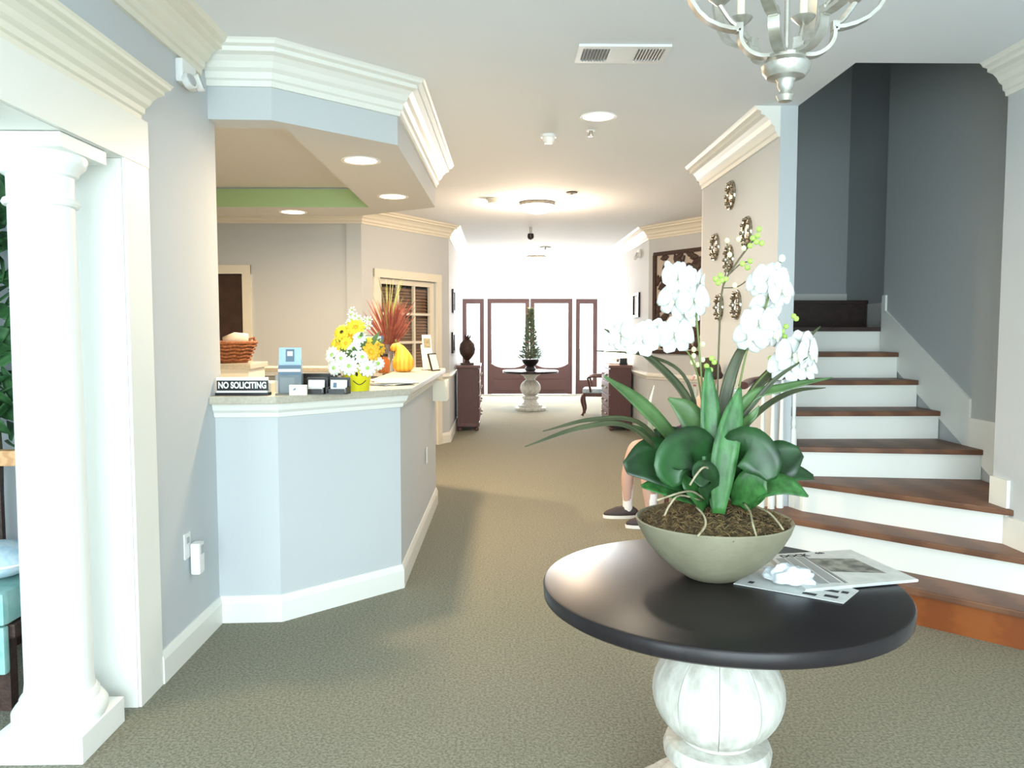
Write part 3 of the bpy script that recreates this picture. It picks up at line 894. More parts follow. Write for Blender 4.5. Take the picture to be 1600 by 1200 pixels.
# mossy soil mound
so_ = MB()
rr = random.Random(5)
n, k = 48, 9
prof_r = [.224 * i / (k - 1) for i in range(k)]
vs, fs = [(0, 0, .222)], []
for q in range(1, k):
    for i in range(n):
        a = 2 * math.pi * i / n
        h = .163 + .055 * (1 - (q / (k - 1)) ** 2) + rr.uniform(-.006, .006) * (q < k - 1)
        vs.append((prof_r[q] * math.cos(a), prof_r[q] * math.sin(a), h))
fs += [(0, 1 + i, 1 + (i + 1) % n) for i in range(n)]
for q in range(k - 2):
    fs += [(1 + q * n + i, 1 + (q + 1) * n + i, 1 + (q + 1) * n + (i + 1) % n, 1 + q * n + (i + 1) % n) for i in range(n)]
so_.add(vs, fs).build('moss_soil', 'moss', orc, smooth='all')
fib = MB()
for i in range(900):
    a, r = rr.random() * 6.283, .225 * math.sqrt(rr.random())
    z = .172 + .055 * (1 - (r / .234) ** 2)
    b = rr.random() * 6.283
    p = Vector((r * math.cos(a), r * math.sin(a), z))
    d = Vector((math.cos(b), math.sin(b), rr.uniform(-.5, .7))) * rr.uniform(.008, .034)
    fib.tube([p - d * .5, p + Vector((rr.uniform(-.005, .005), rr.uniform(-.005, .005), rr.uniform(.0, .008))), p + d * .5], rr.uniform(.0006, .0016), 4)
fb_ = fib.build('moss_fibres', 'moss_fibre', orc)
fb_['kind'] = 'stuff'

base = Vector((OX, OY, TZ))


def op(px, py, dy=0.0):
    return at(px, py, OY + dy) - base


def oleaf(name, pts, widths, mm, nrm=(0, -1, .25), fold=.18, n=24):
    P = spl([op(*p) for p in pts], n)
    W = []
    spw = spl([(v_, 0, 0) for v_ in widths], n)
    for i in range(n + 1):
        W.append(spw[i].x * .00196)
    return MB().ribbon(P, W, nrm, fold, .0018).build(name, mm, orc, smooth='all')


BR = 'broad_leaf'
oleaf(BR, [(1104, 782, 0), (1070, 742, -.05), (1024, 724, -.10), (976, 732, -.14)], [16, 56, 76, 72, 20], 'leaf_broad', (.1, -1, .55), .22)
oleaf(BR, [(1110, 785, -.02), (1102, 730, -.08), (1080, 704, -.13), (1048, 728, -.18), (1056, 760, -.19)], [18, 52, 72, 68, 14], 'leaf_broad', (.3, -1, .2), .3)
oleaf(BR, [(1100, 770, .04), (1072, 706, .03), (1038, 690, .03), (1002, 700, .02)], [16, 48, 58, 46, 10], 'leaf_broad', (0, -1, .9), .15)
oleaf(BR, [(1095, 788, -.02), (1060, 772, -.09), (1030, 762, -.13), (1002, 760, -.15)], [12, 28, 34, 26, 6], 'leaf_bright', (0, -.8, .8), .2)
oleaf(BR, [(1112, 788, -.05), (1108, 762, -.15), (1096, 740, -.20), (1090, 758, -.235)], [14, 32, 44, 36, 14], 'leaf_broad', (.2, -1, .2), .25)
oleaf(BR, [(1154, 788, -.02), (1150, 726, -.08), (1166, 700, -.14), (1194, 724, -.17), (1206, 750, -.18)], [18, 50, 64, 54, 14], 'leaf_broad', (-.3, -1, .25), .28)
oleaf(BR, [(1165, 785, 0), (1195, 738, -.03), (1225, 718, -.05), (1252, 706, -.06)], [16, 46, 64, 58, 18], 'leaf_broad', (-.2, -1, .6), .2)
oleaf(BR, [(1168, 785, .03), (1205, 752, .03), (1240, 740, .04), (1271, 746, .04)], [12, 30, 36, 30, 10], 'leaf_broad', (0, -.8, .9), .2)
oleaf(BR, [(1160, 788, -.05), (1192, 764, -.11), (1228, 760, -.15), (1263, 776, -.17)], [14, 36, 42, 30, 3], 'leaf_bright', (0, -.8, .8), .2)
oleaf(BR, [(1150, 760, .05), (1160, 720, .06), (1176, 692, .07), (1192, 674, .07)], [6, 12, 34, 34, 12], 'leaf_broad', (-.2, -1, .4), .15)
oleaf(BR, [(1156, 792, -.06), (1168, 770, -.10), (1180, 752, -.12), (1192, 742, -.13)], [26, 44, 50, 44, 20], 'leaf_bright', (-.1, -1, .4), .2)
oleaf(BR, [(1104, 792, -.06), (1092, 768, -.09), (1078, 752, -.10), (1068, 742, -.10)], [22, 36, 40, 32, 14], 'leaf_bright', (.1, -1, .4), .2)
# thick upright blades in the middle
CB = 'centre_blade'
oleaf(CB, [(1120, 800, -.10), (1112, 720, -.09), (1108, 640, -.07), (1106, 575, -.05)], [16, 30, 31, 26, 8], 'leaf_bright', (0, -1, .1), .35)
oleaf(CB, [(1122, 802, -.12), (1130, 720, -.12), (1142, 660, -.10), (1156, 606, -.08)], [18, 36, 38, 28, 5], 'leaf_bright', (-.1, -1, .1), .35)
oleaf(CB, [(1108, 780, -.06), (1096, 700, -.05), (1076, 650, -.04), (1044, 622, -.04)], [18, 30, 42, 36, 4], 'leaf_strap', (.2, -1, .2), .25)
# arching straps
SL = 'strap_leaf'
S = [
    ([(1105, 720, 0), (1072, 622, -.02), (1010, 556, -.04), (944, 514, -.05)], [14, 15, 12, 2], 'leaf_olive'),
    ([(1090, 742, 0), (1046, 680, -.06), (1000, 632, -.10), (944, 588, -.14)], [16, 24, 26, 4], 'leaf_strap'),
    ([(1060, 735, -.04), (985, 668, -.12), (910, 668, -.18), (820, 698, -.22)], [8, 9, 8, 1.5], 'leaf_olive'),
    ([(1064, 735, -.02), (1000, 662, -.08), (925, 656, -.12), (848, 674, -.15)], [7, 8, 7, 1.5], 'leaf_olive'),
    ([(1118, 720, .02), (1132, 625, .02), (1152, 560, .03), (1184, 508, .04)], [16, 20, 16, 3], 'leaf_olive'),
    ([(1128, 720, -.02), (1166, 628, -.05), (1225, 606, -.08), (1300, 590, -.11)], [14, 18, 14, 1.5], 'leaf_strap'),
    ([(1130, 700, .03), (1176, 614, .04), (1222, 566, .05), (1282, 510, .06)], [12, 15, 14, 2], 'leaf_olive'),
    ([(1128, 690, -.03), (1170, 640, -.06), (1210, 594, -.08), (1262, 558, -.10)], [7, 8, 7, 1], 'leaf_olive'),
    ([(1134, 724, -.03), (1160, 668, -.06), (1176, 650, -.08), (1186, 634, -.08)], [12, 14, 12, 2], 'leaf_strap'),
    ([(1068, 725, 0), (1044, 706, -.02), (1034, 676, -.03), (1026, 646, -.03)], [8, 14, 12, 2], 'leaf_olive'),
    ([(1060, 725, .02), (1022, 682, .0), (1014, 640, 0), (1022, 602, 0)], [6, 6, 5, 1], 'stake'),
    ([(1070, 720, .02), (1020, 690, .02), (1000, 672, .0), (982, 664, 0)], [6, 12, 10, 2], 'leaf_strap'),
    ([(1100, 690, .02), (1070, 590, .03), (1010, 556, .03), (930, 548, .03)], [4, 6, 5, 1], 'leaf_olive'),
    ([(1134, 700, .06), (1190, 640, .10), (1240, 612, .14), (1290, 606, .18)], [8, 10, 8, 1], 'leaf_olive'),
]
for pts, wd, mm in S:
    oleaf(SL, pts, wd, mm, (0, -.8, .6), .25, 20)
# stems
ST = [
    ([(1112, 790, -.02), (1100, 640, -.02), (1092, 540, -.02), (1084, 470, -.03), (1062, 424, -.04)], .0032, 'stem'),
    ([(1114, 790, .02), (1098, 640, .02), (1085, 570, .0), (1055, 535, -.03), (988, 524, -.08)], .0028, 'stem'),
    ([(1118, 790, .03), (1121, 620, .03), (1124, 520, .03), (1129, 450, .03), (1150, 412, .03), (1184, 366, .03)], .0030, 'stem_brown'),
    ([(1129, 450, .03), (1138, 405, .02), (1136, 378, .02)], .0022, 'stem_brown'),
    ([(1129, 450, .03), (1152, 448, .03), (1170, 436, .03)], .0018, 'stem_brown'),
    ([(1138, 430, .03), (1158, 412, .04), (1176, 408, .05)], .0018, 'stem_brown'),
    ([(1132, 790, .0), (1150, 640, 0), (1168, 545, -.02), (1196, 480, -.03), (1208, 430, -.04), (1224, 402, -.05)], .0032, 'stem'),
    ([(1134, 790, .02), (1156, 650, .03), (1190, 590, .02), (1230, 562, -.02), (1266, 552, -.06)], .0028, 'stem'),
]
for pts, r, mm in ST:
    MB().tube(spl([op(*p) for p in pts], 18), r, 8).build('stem', mm, orc, smooth='all')
for x0, x1 in ((1151, 1150), (1094, 1086)):
    MB().tube([op(x0 + 2, 790, .05), op(x1, 550 if x0 > 1120 else 605, .05)], .0028, 8).build('stake', 'stake', orc, smooth='all')
MB().box(-.012, .012, -.008, .008, -.008, .008).build('clip', 'white_plastic', orc, loc=op(1152, 612, .045), bevel=.002)
# flowers: lip with five petals
pet = MB()
L_ = .052
pts = [Vector((0, 0, .004)), Vector((0, -.004, .018)), Vector((0, -.005, .034)), Vector((0, -.002, .046)), Vector((0, .004, L_))]
pet.ribbon(pts, [.012, .050, .066, .058, .016], (0, -1, 0), -.12, .0014)
petm = pet.mesh('petal', 'petal', 'all')
pet2 = MB().ribbon([Vector((0, .001, .004)), Vector((0, .0, .02)), Vector((0, .001, .036)), Vector((0, .006, .050))], [.010, .036, .040, .010], (0, -1, 0), -.12, .0014)
sepm = pet2.mesh('sepal', 'petal', 'all')
lp = MB().ball((0, -.008, 0), .0075, 8, 6).ball((0, -.012, -.009), .008, 8, 6, 1.3)
lp.ribbon([Vector((0, -.008, -.006)), Vector((0, -.018, -.014)), Vector((0, -.02, -.026))], [.008, .018, .006], (0, -.6, .8), .3, .001)
lipm = lp.mesh('flower', 'lip', 'all')


def flower(px, py, dy, rx=0, rz=0, s_=1.0, spin=0):
    f_ = put('flower', lipm, orc, op(px, py, dy), (R(rx), R(spin), R(rz)))
    f_.scale = (s_ * 1.06,) * 3
    for a in (78, -78):
        put('petal', petm, f_, (0, .0, 0), (0, R(a), 0))
    for a in (0, 142, -142):
        put('sepal', sepm, f_, (0, .003, 0), (0, R(a), 0))
    return f_


for args in [(1062, 434, -.06, -12, 10, 1.0, 5), (1086, 470, -.05, -5, 25, 1.05, -12), (1052, 472, -.03, 8, -30, .95, 20), (1072, 492, -.02, -25, 10, .8, 0),
             (1094, 440, .0, 10, 60, .75, 10),
             (1000, 530, -.09, -8, -18, 1.05, 8), (968, 524, -.07, 0, -45, .9, -15), (1056, 524, -.05, -6, 12, 1.1, -6), (1024, 520, -.03, 5, -20, .85, 15),
             (1204, 436, -.05, -8, -12, 1.0, 10), (1222, 456, -.04, -10, 30, .95, -18), (1186, 444, -.02, 0, -40, .8, 0),
             (1188, 505, -.07, -10, 8, 1.1, -5), (1172, 528, -.05, 10, -25, .95, 14), (1206, 520, -.04, 0, 35, .95, 0), (1196, 482, -.01, 20, 0, .9, 25),
             (1240, 556, -.06, -8, 15, 1.1, 12), (1264, 552, -.07, 0, 40, 1.0, -10), (1228, 572, -.04, -20, -25, 1.0, 5), (1250, 538, -.02, 20, 5, .85, -20), (1258, 574, -.03, -25, 20, .85, 0)]:
    flower(*args)
bw = MB().lathe([(0, -.012), (.008, -.008), (.0105, 0), (.008, .009), (0, .014)], 10).mesh('bud', 'petal', 'all')
bgm = MB().lathe([(0, -.009), (.007, -.006), (.009, 0), (.007, .006), (0, .009)], 10).mesh('bud', 'bud_green', 'all')
bpm = MB().lathe([(0, -.009), (.006, -.006), (.008, 0), (.006, .006), (0, .01)], 10).mesh('bud', 'bud_pale', 'all')
for x, y, dy in [(1043, 414, -.04), (1067, 416, -.04), (1084, 426, -.03), (1222, 404, -.05), (1215, 416, -.05)]:
    put('bud', bw, orc, op(x, y, dy))
for x, y in [(1184, 368), (1182, 378), (1190, 380), (1176, 372), (1172, 384), (1186, 358), (1128, 438), (1122, 442), (1134, 436), (1118, 436), (1126, 430), (1160, 412), (1168, 418), (1240, 494), (1244, 498), (1228, 510), (1222, 518), (1226, 526),
             (1112, 560), (1104, 572), (1110, 578), (1116, 566), (1218, 548), (1224, 556), (1230, 548), (1204, 560), (1172, 408)]:
    put('bud', bgm, orc, op(x, y, .02))
for x, y in [(1136, 376), (1154, 374), (1162, 388), (1140, 398), (1148, 446), (1098, 538), (1084, 546), (1084, 556), (1082, 566), (1090, 570), (1098, 562)]:
    put('bud', bpm, orc, op(x, y, .01))
# aerial roots
for pts in [[(1096, 782, -.08), (1062, 774, -.14), (1046, 790, -.17), (1038, 806, -.18)], [(1088, 792, -.10), (1100, 806, -.16), (1102, 822, -.19), (1090, 838, -.235)],
            [(1162, 786, -.08), (1172, 800, -.14), (1176, 818, -.20), (1182, 838, -.225)], [(1178, 790, -.06), (1200, 800, -.12), (1214, 814, -.15), (1224, 828, -.165)],
            [(1102, 780, -.10), (1082, 768, -.12), (1062, 770, -.15), (1026, 782, -.16)], [(1112, 736, -.14), (1100, 730, -.22), (1088, 742, -.245), (1078, 758, -.245)]]:
    MB().tube(spl([op(*p) for p in pts], 12), .0032, 6).build('aerial_root', 'root', orc, smooth='all')

# ------------------------------------------------------------------ newspaper, loose sheet, plastic bag on the table
def sheet(quad, z0, n=1):
    pts = [onz(x, y, TZ) for x, y in quad]
    return [(p.x, p.y) for p in pts]


ls = sheet([(1146, 913), (1318, 944), (1342, 924), (1200, 878)], TZ)
lsx = MB().prism(ls, TZ + .001, TZ + .003)
sh = tag(lsx.build('newspaper_sheet', 'newsprint'), 'loose printed sheet poking out beneath the folded newspaper', 'paper')
q = [Vector((p[0], p[1])) for p in ls]
for u, v_, w_ in ((.10, .10, .05), (.62, .06, .12), (.80, .10, .12), (.72, .28, .16), (.90, .30, .06)):
    a = q[0] + (q[1] - q[0]) * u + (q[3] - q[0]) * v_
    e1, e2 = (q[1] - q[0]) * w_, (q[3] - q[0]) * .07
    MB().prism([tuple(a), tuple(a + e1), tuple(a + e1 + e2), tuple(a + e2)], TZ + .003, TZ + .0035).build('print_mark', 'ink', sh)
nq = sheet([(1256, 927), (1433, 911), (1328, 864), (1196, 872)], TZ)
q = [Vector(p) for p in nq]


def nl(u, v_):
    return q[0] + (q[1] - q[0]) * u + (q[3] - q[0] + (q[2] - q[1] - q[3] + q[0]) * u) * v_


npz = thing('folded_newspaper', 'folded grey newspaper with dark photo lying on the table', 'newspaper', (q[0].x, q[0].y, TZ + .0035))
q = [p - Vector(nq[0]) for p in q]


def npoly(name, uv, z0, z1, mm):
    return MB().prism([tuple(nl(*p)) for p in uv], z0, z1).build(name, mm, npz)


for i in range(3):
    o_ = .008 * i
    npoly('page', [(o_, 0), (1 - o_ * .4, 0), (1 - o_ * .4, 1), (o_, 1)], .003 * i, .003 * i + .0022, 'newsprint')
# rounded fold along the right edge
e0, e1 = nl(1, 0), nl(1, 1)
MB().tube([(e0.x, e0.y, .0042), (e1.x, e1.y, .0042)], .0045, 10).build('fold', 'newsprint', npz, smooth=True)
npoly('photo_print', [(.42, .38), (.86, .22), (.84, .70), (.40, .80)], .0083, .0087, 'news_photo')
for i in range(3):
    npoly('text_column', [(.06 + .105 * i, .10), (.15 + .105 * i, .08), (.15 + .105 * i, .86), (.06 + .105 * i, .86)], .0083, .0086, 'newsprint_text')
npoly('rule_line', [(.385, .06), (.395, .06), (.385, .9), (.375, .9)], .0083, .0087, 'ink')
npoly('rule_line', [(.405, .06), (.41, .06), (.40, .9), (.395, .9)], .0083, .0087, 'ink')
p_ = nl(.02, .985)
dirv = nl(.6, .985) - p_
text('headline', 'DOCK', .034, 'ink', npz, (p_.x + .085, p_.y - .012, .0086), (0, 0, math.atan2(dirv.y, dirv.x)), .0003)
p2_ = nl(.60, .97)
text('headline', '4th', .024, 'ink', npz, (p2_.x, p2_.y - .010, .0086), (0, 0, math.atan2(dirv.y, dirv.x)), .0003)

pb = onz(1230, 912, TZ)
from mathutils import noise as mnoise
n, k = 48, 16
vs, fs = [], []
for q_ in range(k):
    t_ = q_ / (k - 1) * math.pi / 2
    for i in range(n):
        a = 2 * math.pi * i / n
        d = Vector((math.cos(a) * math.cos(t_), math.sin(a) * math.cos(t_), math.sin(t_)))
        cr_ = 1 + .38 * mnoise.noise(d * 2.1 + Vector((3, 1, 0))) + .22 * abs(mnoise.noise(d * 5 + Vector((0, 7, 2)))) + .10 * abs(mnoise.noise(d * 11))
        vs.append((.066 * d.x * cr_, .044 * d.y * cr_, .044 * d.z * cr_))
fs += [(q_ * n + i, q_ * n + (i + 1) % n, (q_ + 1) * n + (i + 1) % n, (q_ + 1) * n + i) for q_ in range(k - 1) for i in range(n)]
fs += [tuple(range(n))[::-1], tuple(range((k - 1) * n, k * n))]
bagm = MB().add(vs, fs)
tag(bagm.build('plastic_bag', 'plastic_bag', smooth='all', loc=(pb.x, pb.y - .005, TZ + .0126), rot=(0, 0, R(-28))), 'crumpled white plastic bag beside the orchid bowl', 'bag')

# ------------------------------------------------------------------ things on the countertop
KZ = 1.19
# "no soliciting" sign
sp_ = onz(385, 616, KZ)
sg = thing('desk_sign', 'black and white NO SOLICITING sign on the countertop', 'sign', (sp_.x, 4.125, KZ), 0)
MB().box(-.135, .135, -.02, .045, 0, .014).build('sign_base', 'black_plastic', sg, bevel=.002)
MB().box(-.13, .13, -.016, .03, .014, .024).build('base_strip', 'white_plastic', sg)
MB().box(-.13, .13, -.004, .008, .024, .088).build('plate', 'black_plastic', sg)
MB().box(-.132, .132, -.006, .012, .076, .092).build('top_strip', 'white_plastic', sg)
text('lettering', 'NO SOLICITING', .045, 'white_plastic', sg, (0, -.005, .050), (R(90), 0, 0), .0005, sx=.76)

# acrylic brochure holder with brochures
bh = at(452, 612, 4.22)
b = thing('brochure_holder', 'clear stand holding blue and white brochures beside the sign', 'brochure holder', (bh.x, 4.22, KZ), R(4))
MB().box(-.065, .065, -.03, .05, 0, .004).build('foot', 'acrylic', b)
MB().box(-.065, .065, -.032, -.029, 0, .10).build('front_pocket', 'acrylic', b)
MB().box(-.065, .065, .046, .049, 0, .18).build('back_plate', 'acrylic', b)
br1 = MB().box(-.058, .058, .02, .028, .006, .245).xf(Matrix.Rotation(R(-6), 4, 'X')).build('brochure', 'paper_blue', b)
MB().box(-.022, .022, .017, .0195, .17, .236).xf(Matrix.Rotation(R(-6), 4, 'X')).build('cover_panel', 'slate_blue', br1)
MB().box(-.014, .014, .0155, .0165, .20, .225).xf(Matrix.Rotation(R(-6), 4, 'X')).build('cover_emblem', 'paper', br1)
br2 = MB().box(-.058, .058, .0, .008, .006, .15).xf(Matrix.Rotation(R(-6), 4, 'X')).build('brochure', 'slate_blue', b)
MB().box(-.058, .058, -.002, -.0005, .115, .13).xf(Matrix.Rotation(R(-6), 4, 'X')).build('stripe', 'paper', br2)
MB().box(-.045, .03, -.012, -.006, .006, .085).build('brochure', 'grey_plastic', b)

# card standing in front
cdp = at(467, 612, 4.14)
t = thing('business_card_stack', 'white business cards with small dark mark before the brochures', 'card', (cdp.x, 4.125, KZ))
MB().box(-.045, .045, -.004, .012, 0, .052).build('cards', 'paper', t)
MB().add([(-.03, -.0055, .026), (-.008, -.0055, .040), (-.014, -.0055, .026), (-.03, -.0045, .026), (-.008, -.0045, .040), (-.014, -.0045, .026)], [(0, 1, 2), (5, 4, 3), (0, 3, 4, 1), (1, 4, 5, 2), (2, 5, 3, 0)]).build('card_mark', 'slate_blue', t)

for i, (px, lab) in enumerate(((494, 'black card holder with plain white cards, left of its pair'), (529, 'black card holder with printed cards next to the yellow bucket'))):
    p = at(px, 608, 4.22)
    t = thing('card_holder', lab, 'card holder', (p.x, 4.20, KZ), R(-6), 'black card holders')
    MB().box(-.055, .055, -.03, .05, 0, .006).box(-.055, .055, .04, .046, 0, .085).box(-.055, -.05, -.03, .046, 0, .035).box(.05, .055, -.03, .046, 0, .035).build('tray', 'black_plastic', t)
    MB().box(-.04, .045, -.034, -.03, 0, .028).build('front_lip', 'black_plastic', t)
    cdm = MB().box(-.045, .042, .012, .022, .006, .075).xf(Matrix.Rotation(R(-10), 4, 'X')).build('cards', 'paper', t)
    if i:
        MB().box(-.03, -.012, .0095, .0118, .035, .06).xf(Matrix.Rotation(R(-10), 4, 'X')).build('card_mark', 'slate_blue', cdm)
p = at(508, 590, 4.36)
t = thing('letter_tray', 'black letter tray behind the two card holders', 'tray', (p.x - .055, 4.40, KZ))
MB().box(-.125, .125, -.05, .05, 0, .006).box(-.125, .125, .044, .05, 0, .095).box(-.125, -.119, -.05, .05, 0, .085).box(.119, .125, -.05, .05, 0, .085).box(-.125, .125, -.05, -.044, 0, .07).build('tray_body', 'black_plastic', t)
MB().box(-.11, .11, -.04, .04, .007, .03).build('paper_stack', 'paper', t)
# stack of papers on cream riser behind the sign
p = at(418, 592, 4.6)
t = thing('paper_stack', 'stack of white papers behind the NO SOLICITING sign', 'papers', (-1.34, 4.36, KZ))
MB().box(-.10, .12, -.07, .08, 0, .05).build('stack', 'trim_cream', t)
MB().box(-.095, .115, -.065, .075, .05, .056).build('top_sheet', 'paper', t)

# yellow smiley bucket with flowers
fx, fy = -.785, 4.43
bk = thing('flower_bucket', 'yellow smiling bucket of white and yellow daisies on the counter', 'flower arrangement', (fx, fy, KZ))
MB().lathe([(0, 0), (.062, 0), (.066, .004), (.083, .14), (.088, .142), (.088, .15), (.080, .15), (.078, .12), (0, .12)], 32).build('bucket', 'yellow_pot', bk, smooth=True)


def onb(a, z):
    r = .0665 + (z - .004) * .125 + .001
    return Vector((r * math.sin(a), -r * math.cos(a), z))


sm_ = MB().tube([onb(R(20 + d), .05 - .022 * math.cos(R(d * 90 / 28)) + .01) for d in range(-28, 29, 4)], .0022, 6)
sm_.build('smile', 'ink', bk)
for d in (8, 32):
    e = MB().ball(tuple(onb(R(d), .095)), .007, 8, 6, 1.7)
    e.build('eye', 'ink', bk, smooth='all')


def daisy(parent, c, n, r, mm, nrm, eye=.018, eye_m='orange_petal', layers=2):
    """n ray petals around an eye"""
    nrm = Vector(nrm).normalized()
    M = Matrix.Translation(c) @ nrm.to_track_quat('Z', 'Y').to_matrix().to_4x4()
    mb = MB()
    for L in range(layers):
        for i in range(n):
            a = 2 * math.pi * (i + .5 * L) / n
            u = Vector((math.cos(a), math.sin(a), 0))
            z = .004 + .006 * L
            rl = r * (1 - .22 * L)
            mb.ribbon([u * .008 + Vector((0, 0, z)), u * rl * .5 + Vector((0, 0, z + .006)), u * rl * .85 + Vector((0, 0, z + .004)), u * rl + Vector((0, 0, z))], [.006, r * .34, r * .34, r * .1], (0, 0, 1), .1, .001)
    f_ = mb.xf(M).build('flower', mm, parent, smooth='all')
    MB().ball((0, 0, .008), eye * .6, 10, 6, .6).xf(M).build('flower_eye', eye_m, f_, smooth='all')
    return f_


rr = random.Random(21)
fl = [(520, 555, -.02, 'white_petal', .05), (546, 572, -.09, 'white_petal', .055), (574, 575, -.08, 'white_petal', .05), (553, 545, -.06, 'white_petal', .045), (523, 575, -.06, 'white_petal', .045), (590, 568, -.02, 'white_petal', .04),
      (535, 520, 0, 'yellow_petal', .05), (556, 512, -.02, 'yellow_petal', .055), (541, 537, -.05, 'yellow_petal', .04), (580, 550, -.06, 'orange_petal', .055), (575, 540, 0, 'yellow_petal', .05), (528, 538, .01, 'yellow_petal', .045), (562, 528, -.05, 'white_petal', .04), (590, 545, .02, 'orange_petal', .045), (566, 558, -.08, 'white_petal', .04), (534, 560, -.07, 'white_petal', .04), (548, 526, .02, 'yellow_petal', .045)]
b0 = Vector((fx, fy, KZ))
for px, py, dy, mm, r in fl:
    p = at(px, py, fy + dy) - b0
    nr = Vector((p.x * 2.2, -.5 + dy, (p.z - .22) * 1.5 + .15))
    daisy(bk, p, 12, r, mm, nr, .02, 'flower_eye' if mm == 'yellow_petal' and py in (520,) else ('bud_green' if mm == 'white_petal' else 'orange_petal'))
    MB().tube([(p.x * .25, p.y * .25, .12), tuple(p * .7 + Vector((0, 0, .04))), tuple(p)], .0025, 5).build('stem', 'bouquet_leaf', bk)
for px, py in [(551, 485), (548, 492), (555, 494), (549, 500), (556, 503), (560, 498), (568, 506), (572, 500), (576, 510), (564, 512), (545, 505), (552, 510), (577, 500), (571, 514)]:
    p = at(px, py, fy + .01) - b0
    daisy(bk, p, 6, .022, 'white_petal', (rr.uniform(-.5, .5), -1, .4), .01, 'bud_green', 1)
for i in range(46):
    a = rr.uniform(0, 6.28)
    p0 = Vector((.04 * math.cos(a), .04 * math.sin(a), .13))
    r = rr.uniform(.08, .15)
    p1 = Vector((r * math.cos(a), r * math.sin(a) * .8, rr.uniform(.11, .34)))
    MB().ribbon(spl([p0, (p0 + p1) * .5 + Vector((0, 0, .03)), p1], 6), [.004, .016, .026, .03, .026, .016, .003], (0, -1, .4), .2, .001).build('leaf', 'bouquet_leaf', bk, smooth='all')
cp_ = at(582, 535, fy + .06) - b0
cd_ = MB().box(-.06, .06, -.004, .002, -.038, .038).build('pick_card', 'slate_blue', bk, loc=cp_, rot=(R(-8), 0, R(-6)))
cd_['label'] = 'white gift card in blue frame on a pick'
MB().box(-.052, .05, -.006, -.0042, -.03, .034).build('card_face', 'paper', cd_)
MB().tube([cp_ + Vector((0, .004, -.03)), Vector((.03, .02, .12))], .003, 6).build('card_pick', 'acrylic', bk)

# fanned papers
p = onz(625, 600, KZ)
rr = random.Random(4)
t = thing('magazine_pile', 'fanned magazines and papers on the counter corner', 'magazines', (-.675, 4.98, KZ))
for i in range(5):
    MB().box(-.115, .115, -.155, .155, 0, .004 + .002 * (i == 4)).build('magazine', ['slate_blue', 'paper', 'grey_plastic', 'paper', 'paper'][i], t, loc=(rr.uniform(-.02, .02), rr.uniform(-.02, .02), .0045 * i), rot=(0, 0, R(-35 + 14 * i)))
# amber jar, vase with rust grasses, gourd, picture holder along the hall side
vx = at(609, 570, 6.75)
vz = thing('grass_vase', 'glass vase of rust red autumn grasses behind the gourd', 'flower arrangement', (-.78, 6.62, KZ))
vz.location.x = at(608, 560, 6.62).x
MB().lathe([(0, 0), (.04, 0), (.045, .01), (.038, .10), (.034, .18), (.042, .22), (.039, .22), (.031, .18), (.0, .02)], 24).build('vase', 'acrylic', vz, smooth=True)
for i in range(120):
    a, ln = rr.uniform(0, 6.28), rr.uniform(.36, .60)
    sp2 = rr.uniform(.03, .27)
    p1 = Vector((sp2 * math.cos(a) * .9, sp2 * math.sin(a) * .7, ln))
    MB().ribbon(spl([(0, 0, .05), (p1.x * .35, p1.y * .35, ln * .6), p1], 7), [.002, .003, .003, .005, .010, .012, .008, .001], (rr.uniform(-.6, .6), -1, .2), .2, .001).build('plume', 'rust_grass', vz)
for i in range(14):
    a, ln = rr.uniform(0, 6.28), rr.uniform(.6, .78)
    p1 = Vector((.13 * math.cos(a), .10 * math.sin(a), ln))
    MB().ribbon(spl([(0, 0, .05), (p1.x * .25, p1.y * .25, ln * .6), p1], 7), [.003, .004, .005, .007, .008, .006, .004, .001], (0, -1, .2), .2, .001).build('grass_blade', 'grass_green', vz)
gx = at(630, 560, 6.45).x
gd = thing('gourd', 'yellow long necked gourd on the counter by the vase', 'gourd', (gx, 6.45, KZ))
body = MB()
n, ks = 24, 9
for q_ in range(1):
    prof = [(0.001, 0)] + [(.088 * math.sin(R(12 + 11 * i)) ** .8, .004 + .085 * (1 - math.cos(R(12 + 11 * i)))) for i in range(10)]
    prof += [(.06, .165), (.048, .18)]
mbd = MB()
rings = []
path = [(0, 0, 0, .02), (0, 0, .006, .06), (0, 0, .03, .082), (0, 0, .07, .090), (-.005, 0, .11, .080), (-.014, 0, .15, .060), (-.03, 0, .185, .043), (-.05, 0, .205, .034), (-.07, 0, .20, .030), (-.082, 0, .185, .026), (-.086, 0, .17, .014)]
mbd.tube([p[:3] for p in path], [p[3] for p in path], 20)
mbd.build('gourd_body', 'gourd', gd, smooth='all')
MB().tube([(-.05, 0, .235), (-.06, .0, .245), (-.055, 0, .26)], [.008, .006, .008], 8).build('stem', 'stem', gd, smooth='all')
jr = at(597, 565, 6.2)
t = thing('amber_jar', 'small amber glass jar between the bouquet and vase', 'jar', (jr.x, 6.3, KZ))
MB().lathe([(0, 0), (.04, 0), (.045, .01), (.045, .10), (.03, .12), (.03, .13), (0, .13)], 20).build('jar_body', 'amber', t, smooth=True)
MB().lathe([(.034, .13), (.034, .15), (0, .152)], 20).build('lid', 'dark_metal', t, smooth=True)
bx = at(670, 570, 6.7).x
t = thing('brochure_stand', 'white leaflet stand at the far end of counter', 'brochure holder', (bx, 6.72, KZ), R(30))
MB().box(-.05, .05, -.03, .05, 0, .008).build('foot', 'acrylic', t)
MB().box(-.05, .05, .0, .005, .008, .22).xf(Matrix.Rotation(R(-14), 4, 'X')).build('leaflet', 'paper', t)
MB().box(-.045, .035, -.012, -.007, .008, .30).xf(Matrix.Rotation(R(-10), 4, 'X')).build('leaflet', 'paper', t)
